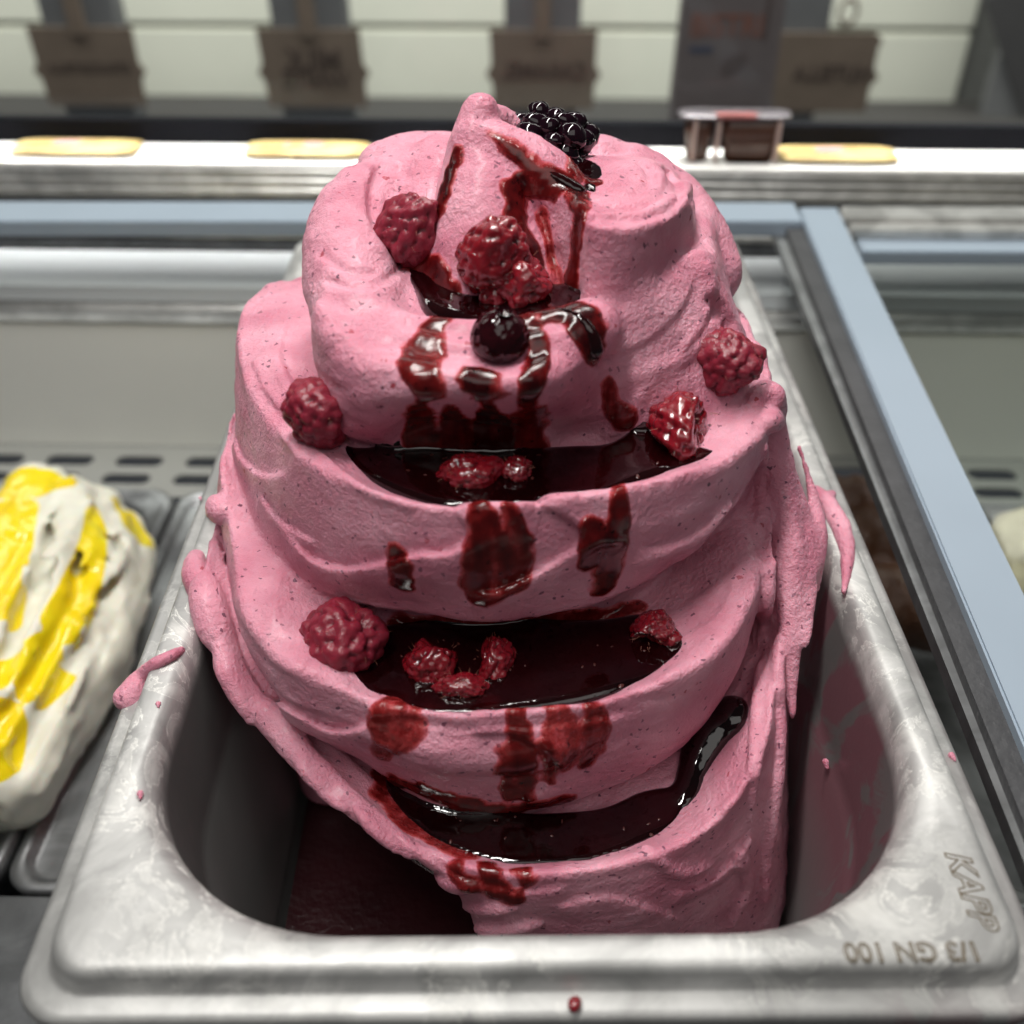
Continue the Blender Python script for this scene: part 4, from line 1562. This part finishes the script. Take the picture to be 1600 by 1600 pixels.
def slab(name, corners, z1, th, mat_, parent, bevel=.0006):
    """corners: pixels of the upper face at z1"""
    c = [cxy(px, py, z=z1) for px, py in corners]
    bm = bmesh.new()
    up = [bm.verts.new((p[0], p[1], z1)) for p in c]
    dn = [bm.verts.new((p[0], p[1], z1 - th)) for p in c]
    n = len(c)
    f = [bm.faces.new(up), bm.faces.new(dn[::-1])]
    for i in range(n):
        f.append(bm.faces.new((up[i], dn[i], dn[(i + 1) % n], up[(i + 1) % n])))
    bmesh.ops.recalc_face_normals(bm, faces=bm.faces[:])
    if bevel:
        bmesh.ops.bevel(bm, geom=bm.edges[:], offset=bevel, segments=2, affect='EDGES')
    me = bpy.data.meshes.new(name)
    bm.to_mesh(me)
    bm.free()
    return link(name, me, mat_, parent)


xl = lambda y: 1282 + .418 * (y - 400)
xr_ = lambda y: 1345 + .486 * (y - 400)
slab("side_bar", [(xl(1700), 1700), (xr_(1700), 1700), (xr_(324), 324), (xl(324) - 2, 324)], ZL, .007, BLUE, lid)
slab("back_bar", [(-700, 346), (xl(346) - 4, 346), (xl(316) - 6, 316), (-700, 313)], ZL, .007, BLUE, lid)
dl = lambda y: 1246 + .400 * (y - 400)
slab("seal", [(dl(1700), 1700), (xl(1700) - 5, 1700), (xl(352) - 5, 352), (dl(352), 352)], ZL - .003, .006, DARK, lid, 0)
slab("seal_edge", [(dl(1700) - 26, 1700), (dl(1700) - 2, 1700), (dl(352) - 1, 352), (dl(352) - 22, 352)], ZL - .006, .004, STEEL_FAR, lid, 0)
# lower track of the second lid on the right
track = thing(empty("sliding_track"), "blue grey rail and pale ribbed track behind the lid frame at the right", "track")
turn(track)
slab("rail", [(xr_(395) + 6, 393), (2300, 398), (2300, 366), (xr_(366) + 6, 364)], ZL - .006, .006, BLUE, track)
slab("ribbed_strip", [(xr_(360) + 6, 360), (2300, 366), (2300, 348), (xr_(345) + 6, 345)], ZL - .002, .004, EXTR, track)
slab("ribbed_strip", [(xr_(341) + 6, 341), (2300, 345), (2300, 324), (xr_(322) + 6, 322)], ZL, .005, EXTR, track)

GLASS, nt, b = mat("window_glass")
nt.nodes.remove(b)
tr = N(nt, "ShaderNodeBsdfTransparent")
gl = N(nt, "ShaderNodeBsdfGlossy", Roughness=.02)
fr = N(nt, "ShaderNodeValue")
fr.outputs[0].default_value = .012
mx = N(nt, "ShaderNodeMixShader")
tr.inputs[0].default_value = (.93, .95, .94, 1)
nt.links.new(fr.outputs[0], mx.inputs[0])
nt.links.new(tr.outputs[0], mx.inputs[1])
nt.links.new(gl.outputs[0], mx.inputs[2])
nt.links.new(mx.outputs[0], nt.nodes["Material Output"].inputs[0])
slab("pane", [(xr_(1700) + 4, 1700), (3200, 1700), (2300, 400), (xr_(400) + 4, 400)], ZL - .0135, .003, GLASS, lid, 0)

# ------------------------------------------------------------------ on and behind the shelf
glass = thing(empty("front_window"), "clear upright pane with a black strip along its foot behind the shelf", "window")
turn(glass)
BLACKM = plain("black_strip", (.004, .004, .006), .7, spec=.1)
box("black_strip", (X0, .4952, SH - .010), (X1, .5020, yz(193, y=.4952)[1]), BLACKM, glass, .0006)
box("pane", (X0, .4965, yz(193, y=.4952)[1]), (X1, .5005, .16), GLASS, glass)

# flat yellow packets
PACK, nt, b = mat("packet_foil")
msk = ramp(nt, noise(nt, 1.0, 0, .5, coord(nt, (1, 1, 1))), [(.4, 0.0), (.6, 1.0)])
c_ = mixc(nt, ramp(nt, noise(nt, 80, 3), [(.40, 0.0), (.6, 1.0)]), (.32, .22, .08), (.46, .35, .15))
nt.links.new(c_, b.inputs["Base Color"])
b.inputs["Roughness"].default_value = .4
PRINT = plain("pink_print", (.42, .22, .24), .5)
for k, (xa, xb, lab) in enumerate(((12, 210, "flat yellow packet with pink print at the left end of the white shelf"), (382, 572, "flat yellow packet on the white shelf left of the gelato tip"), (1212, 1396, "flat yellow packet lying right beside the pudding cup"))):
    p0 = cxy(xa, 246, z=SH)
    p1 = cxy(xb, 246, z=SH)
    L = p1[0] - p0[0]
    nx, ny = 36, 8
    Vv, Ff = [], []
    for side in (1, -1):
        for i in range(nx + 1):
            for j in range(ny + 1):
                u, v = i / nx * 2 - 1, j / ny * 2 - 1
                w = .0105 * (1 - .25 * abs(u) ** 6)
                t_h = .0020 * (1 - abs(u) ** 5) * (1 - v * v) * (1 + .25 * math.sin(9 * u + 3 * k))
                Vv.append((u * L / 2, v * w, .0022 + side * (t_h * (.8 if side > 0 else .5) + .0002)))
    m = (nx + 1) * (ny + 1)
    for s in (0, 1):
        for i in range(nx):
            for j in range(ny):
                a = s * m + i * (ny + 1) + j
                f = (a, a + ny + 1, a + ny + 2, a + 1)
                Ff.append(f if s == 0 else f[::-1])
    t = thing(empty("sweet_packet", ((p0[0] + p1[0]) / 2, .4825, SH)), lab, "packet", "yellow packets on the shelf")
    link("wrapper", mesh("wrapper", Vv, Ff), PACK, t)
    pr = [(x * L, y * .006, .0044 - 9 * x * x * .001) for x, y in ((-.18, -.5), (.14, -.5), (.14, .5), (-.18, .5))]
    link("print", mesh("print", pr + [(a, b_, c - .0004) for a, b_, c in pr], [(0, 1, 2, 3), (7, 6, 5, 4), (0, 4, 5, 1), (1, 5, 6, 2), (2, 6, 7, 3), (3, 7, 4, 0)], False), PRINT, t)
    turn(t)

# twin pudding cup
PUD = plain("chocolate_pudding", (.085, .040, .026), .25, 0, .1)
PLAS, nt, b = mat("clear_plastic")
b.inputs["Base Color"].default_value = (.50, .36, .31, 1)
b.inputs["Roughness"].default_value = .2
FOIL = plain("lid_foil", (.17, .155, .165), .3, .6, .3, 160)
RED = plain("red_print", (.20, .06, .055), .5)


def cup_mesh(name, x0, x1, ya_, yb_, z0, z1, tap, r=.004, cap=True):
    V_ = []
    for z_, s in ((z0, tap + .0015), (z0 + .0015, tap), ((z0 + z1) / 2, tap * .5), (z1, 0)):
        V_ += [(x_, y_, z_) for x_, y_, _ in ring((x0 + x1) / 2, (x1 - x0) / 2 - s, ya_ + s, yb_ - s, r, 0, 6)]
    m = 28
    F_ = [tuple(range(m))[::-1]]
    for k in range(3):
        for i in range(m):
            j = (i + 1) % m
            F_.append((k * m + i, k * m + j, (k + 1) * m + j, (k + 1) * m + i))
    F_.append(tuple(range(3 * m, 4 * m)))
    return mesh(name, V_, F_)


YC = .4725
c0, c1 = cxy(1066, 250, y=YC), cxy(1218, 250, y=YC)
zt = cxy(1140, 186, y=YC)[2]
cup = thing(empty("pudding_cup", ((c0[0] + c1[0]) / 2, YC, SH)), "twin chamber cup of brown chocolate pudding with foil lid on the shelf", "cup")
w_ = (c1[0] - c0[0]) / 2
link("chamber", cup_mesh("chamber", -w_, -w_ * .38, .001, .010, .0003, zt - SH, .0020), PUD, cup)
link("chamber", cup_mesh("chamber", -w_ * .26, w_, 0, .010, .0003, zt - SH, .0030), PUD, cup)
for x_ in (-w_ * .32, -w_ * .80, w_ * .90):
    o = box("rib", (x_ - .0009, -.0010, .0015), (x_ + .0009, .004, zt - SH), PLAS, cup, .0004)
link("lid", pan_mesh("lid", 0, w_ * 1.15, -.0015, .0115, [(.0003, .005, zt - SH), (0, .005, zt - SH + .0006), (.0004, .0048, zt - SH + .0014), (.004, .003, zt - SH + .0016)]), FOIL, cup)
box("print", (-w_ * .4, -.0019, zt - SH + .0003), (w_ * .40, .004, zt - SH + .0019), RED, cup)
turn(cup)

# carton with faded lettering, seen through the pane
YB = .80
CART = plain("carton_board", (.13, .108, .112), .6, 0, .12, 60)
CARTD = plain("carton_print_dark", (.085, .062, .062), .6)
CARTR = plain("carton_print_red", (.20, .085, .065), .6)
k0, k1 = cxy(1055, 100, y=YB), cxy(1215, 100, y=YB)
kt = cxy(1100, -40, y=YB)[2]
kb = cxy(1100, 194, y=YB)[2]
cart = thing(empty("carton", ((k0[0] + k1[0]) / 2, YB, kb)), "greyish carton with faded red lettering standing behind the pudding cup", "carton")
hw = (k1[0] - k0[0]) / 2
hh = kt - kb
bm = bmesh.new()
pts = [(-hw, 0), (hw, 0), (hw * .98, hh), (-hw * .86, hh), (-hw * .95, hh * .86)]
fr_ = [bm.verts.new((x, 0, z)) for x, z in pts]
bk_ = [bm.verts.new((x, .02, z)) for x, z in pts]
bm.faces.new(fr_)
bm.faces.new(bk_[::-1])
for i in range(5):
    bm.faces.new((fr_[i], bk_[i], bk_[(i + 1) % 5], fr_[(i + 1) % 5]))
bmesh.ops.recalc_face_normals(bm, faces=bm.faces[:])
me = bpy.data.meshes.new("box_body")
bm.to_mesh(me)
bm.free()
link("box_body", me, CART, cart)
zz1 = cxy(1100, 24, y=YB)[2] - kb
zz0 = cxy(1100, 58, y=YB)[2] - kb
zm = (zz1 + zz0) / 2


def plate_text(body_, size, loc, mat_, parent, mirror=False, width=None, name="lettering"):
    c = bpy.data.curves.new(name, 'FONT')
    c.body = body_
    c.size = size
    c.offset = size * .02
    c.extrude = .0002
    c.align_x = c.align_y = 'CENTER'
    c.materials.append(mat_)
    o = bpy.data.objects.new(name, c)
    COL.objects.link(o)
    o.parent = parent
    o.location = loc
    o.rotation_euler = (R(90), 0, 0)
    bpy.context.view_layer.update()
    s = width / max(o.dimensions.x, 1e-6) if width else 1
    o.scale = (-s if mirror else s, s * 1.1, s)
    return to_mesh_object(o)


plate_text("BISTRI", .014, (-hw * .08, -.0006, zm), CARTR, cart, width=hw * 1.35)
box("dark_band", (hw * .62, -.0008, zz0 - .002), (hw * .72, -.0001, hh * .97), CARTD, cart)
box("blue_print", (-hw * .75, -.0008, hh * .50), (-hw * .30, -.0001, hh * .54), plain("carton_print_blue", (.05, .06, .10), .6), cart)
bm = bmesh.new()
bmesh.ops.create_circle(bm, cap_ends=True, segments=24, radius=hw * .28)
bmesh.ops.scale(bm, vec=(1, .62, 1), verts=bm.verts[:])
bmesh.ops.rotate(bm, matrix=Matrix.Rotation(R(90), 3, 'X') @ Matrix.Rotation(R(35), 3, 'Z'), verts=bm.verts[:])
me = bpy.data.meshes.new("cocoa_print")
bm.to_mesh(me)
bm.free()
o = link("cocoa_print", me, CARTD, cart)
o.location = (hw * .15, -.0007, hh * .42)
turn(cart)

# price signs of brown board on grey holders, far behind the pane
YS = 1.08
TAG = plain("brown_board", (.15, .112, .088), .7, 0, .25, 40)
TAGD = plain("sign_lettering", (.062, .042, .035), .7)
HOLD = plain("grey_holder", (.13, .13, .138), .6, 0, .15, 30)
sz_b = cxy(500, 168, y=YS)[2]
sz_t = cxy(500, 46, y=YS)[2]
SIGNS = [(55, 225, "STRACCIATELLA", "brown board sign on grey holder, leftmost behind the pane", .5),
         (405, 578, "MILK", "brown board sign on grey holder, second from the left with two rows of letters", .55),
         (762, 938, "CARAMEL", "brown board sign on grey holder, behind the tip of the gelato", .5),
         (1215, 1374, "NUTELLA", "brown board sign with a ring hook on top, right of the carton", .5)]
for k, (xa, xb, word, lab, f_) in enumerate(SIGNS):
    a, b = cxy(xa, 110, y=YS), cxy(xb, 110, y=YS)
    if k == 3:
        a = cxy(1180, 110, y=YS)
    hw = (b[0] - a[0]) / 2
    hh = sz_t - sz_b
    base = cxy(500, 196, y=YS)[2]
    t = thing(empty("board_sign", ((a[0] + b[0]) / 2, YS, sz_b)), lab, "sign", "brown board signs behind the pane")
    out = []
    N_ = 40
    for i in range(N_ + 1):       # left side, wavy with a small ear
        v = i / N_
        ear = math.exp(-((v - .45) / .07) ** 2) * .10
        out.append((-hw * (.90 + .06 * v + ear), hh * v))
    if k == 3:
        for i in range(9):
            an = R(90 * i / 8)
            out.append((hw * (.78 + .17 * math.sin(an)), hh * (.88 + .12 * math.cos(an))))
    for i in range(N_ + 1):
        v = 1 - i / N_
        if k == 3 and v > .86:
            continue
        ear = math.exp(-((v - .45) / .07) ** 2) * .10
        out.append((hw * (.90 + (.02 if k != 1 else -.04) * v + ear), hh * v))
    bm = bmesh.new()
    f1 = [bm.verts.new((x, 0, z)) for x, z in out]
    f2 = [bm.verts.new((x, .004, z)) for x, z in out]
    bm.faces.new(f1)
    bm.faces.new(f2[::-1])
    for i in range(len(out)):
        j = (i + 1) % len(out)
        bm.faces.new((f1[i], f2[i], f2[j], f1[j]))
    bmesh.ops.recalc_face_normals(bm, faces=bm.faces[:])
    me = bpy.data.meshes.new("board")
    bm.to_mesh(me)
    bm.free()
    link("board", me, TAG, t)
    if k == 1:
        plate_text("MILK", .012, (0, -.0006, hh * .62), TAGD, t, True, hw * 1.0)
        plate_text("WHITE", .012, (0, -.0006, hh * .36), TAGD, t, True, hw * 1.2)
    else:
        plate_text(word, .012, (0 if k != 3 else hw * .25, -.0006, hh * f_), TAGD, t, True, hw * (1.5 if k != 3 else 1.25))
    if k < 3:
        box("holder", (-hw * .70, .006, -.03), (hw * .62, .04, hh * 2.6), HOLD, t, .002)
        box("clip", (-hw * .18, -.003, hh * .9), (hw * .10, .006, hh * 1.7), TAG, t, .001)
    else:
        box("holder", (-hw * .95, .006, -.03), (hw * .10, .03, hh * 2.6), HOLD, t, .002)
        bm = bmesh.new()
        tm = []
        tf = []
        for i in range(24):
            for j in range(8):
                a1, a2 = 2 * math.pi * i / 24, 2 * math.pi * j / 8
                rr_ = .0112 + .0024 * math.cos(a2)
                tm.append((hw * .34 + rr_ * math.cos(a1) * .75, 0.003 + .0024 * math.sin(a2), hh + .018 + rr_ * math.sin(a1)))
        for i in range(24):
            for j in range(8):
                tf.append((i * 8 + j, ((i + 1) % 24) * 8 + j, ((i + 1) % 24) * 8 + (j + 1) % 8, i * 8 + (j + 1) % 8))
        link("ring_hook", mesh("ring_hook", tm, tf), TAG, t)
        bm.free()
    turn(t)

# what lies beyond: pale boarded wall above a grey sill, dark panel at the right
YW = 1.40
PALEW = plain("pale_boards", (.66, .66, .58), .7, 0, .04, 20)
SILL = plain("grey_sill", (.045, .041, .040), .7)
zt_ = lambda py: cxy(800, py, y=YW)[2]
wall = thing(empty("boarded_wall"), "pale wall of wide horizontal boards seen through the pane", "wall")
turn(wall)
xw = cxy(1512, 80, y=YW)[0]
for a, b in ((165, 47), (41, -60), (-66, -180)):
    box("board", (-1.9, YW, zt_(a)), (xw, YW + .02, zt_(b)), PALEW, wall, .003)
box("backing", (-1.9, YW + .02, zt_(210)), (2.0, YW + .03, zt_(-200)), plain("grey_backing", (.20, .20, .19), .7), wall)
o = kind(turn(box("sill", (-1.9, 1.20, cxy(800, 400, y=1.2)[2]), (2.0, 1.36, cxy(800, 153, y=1.36)[2]), SILL)))
dp = thing(empty("dark_panel"), "dark grey panel closing the view at the right behind the pane", "panel")
turn(dp)
PANELM = plain("dark_panel_paint", (.13, .13, .135), .6)
box("panel", (xw + .001, YW - .10, zt_(230)), (2.0, YW - .08, .35), PANELM, dp)
bm = bmesh.new()
vs = [bm.verts.new(Vector(cxy(px, py, y=YW - .105))) for px, py in ((1538, 0), (1700, -80), (1700, 200), (1600, 190))]
vb = [bm.verts.new(v.co + Vector((0, .004, 0))) for v in vs]
bm.faces.new(vs)
bm.faces.new(vb[::-1])
for i in range(4):
    bm.faces.new((vs[i], vb[i], vb[(i + 1) % 4], vs[(i + 1) % 4]))
bmesh.ops.recalc_face_normals(bm, faces=bm.faces[:])
me = bpy.data.meshes.new("strut")
bm.to_mesh(me)
bm.free()
link("strut", me, plain("strut_dark", (.045, .043, .045), .6), dp)

# daylight on the wall beyond
area("window_light", (.0, 1.0, .62), (.0, YW, -.15), 2.6, .3, 26.0, (1, .99, .94))
area("shelf_glare_fill", (.10, .485, .26), (.10, .4851, 0), 1.4, .012, .62, (1, 1, .97), 16)  # unseen strip added above the shelf to whiten it like glare
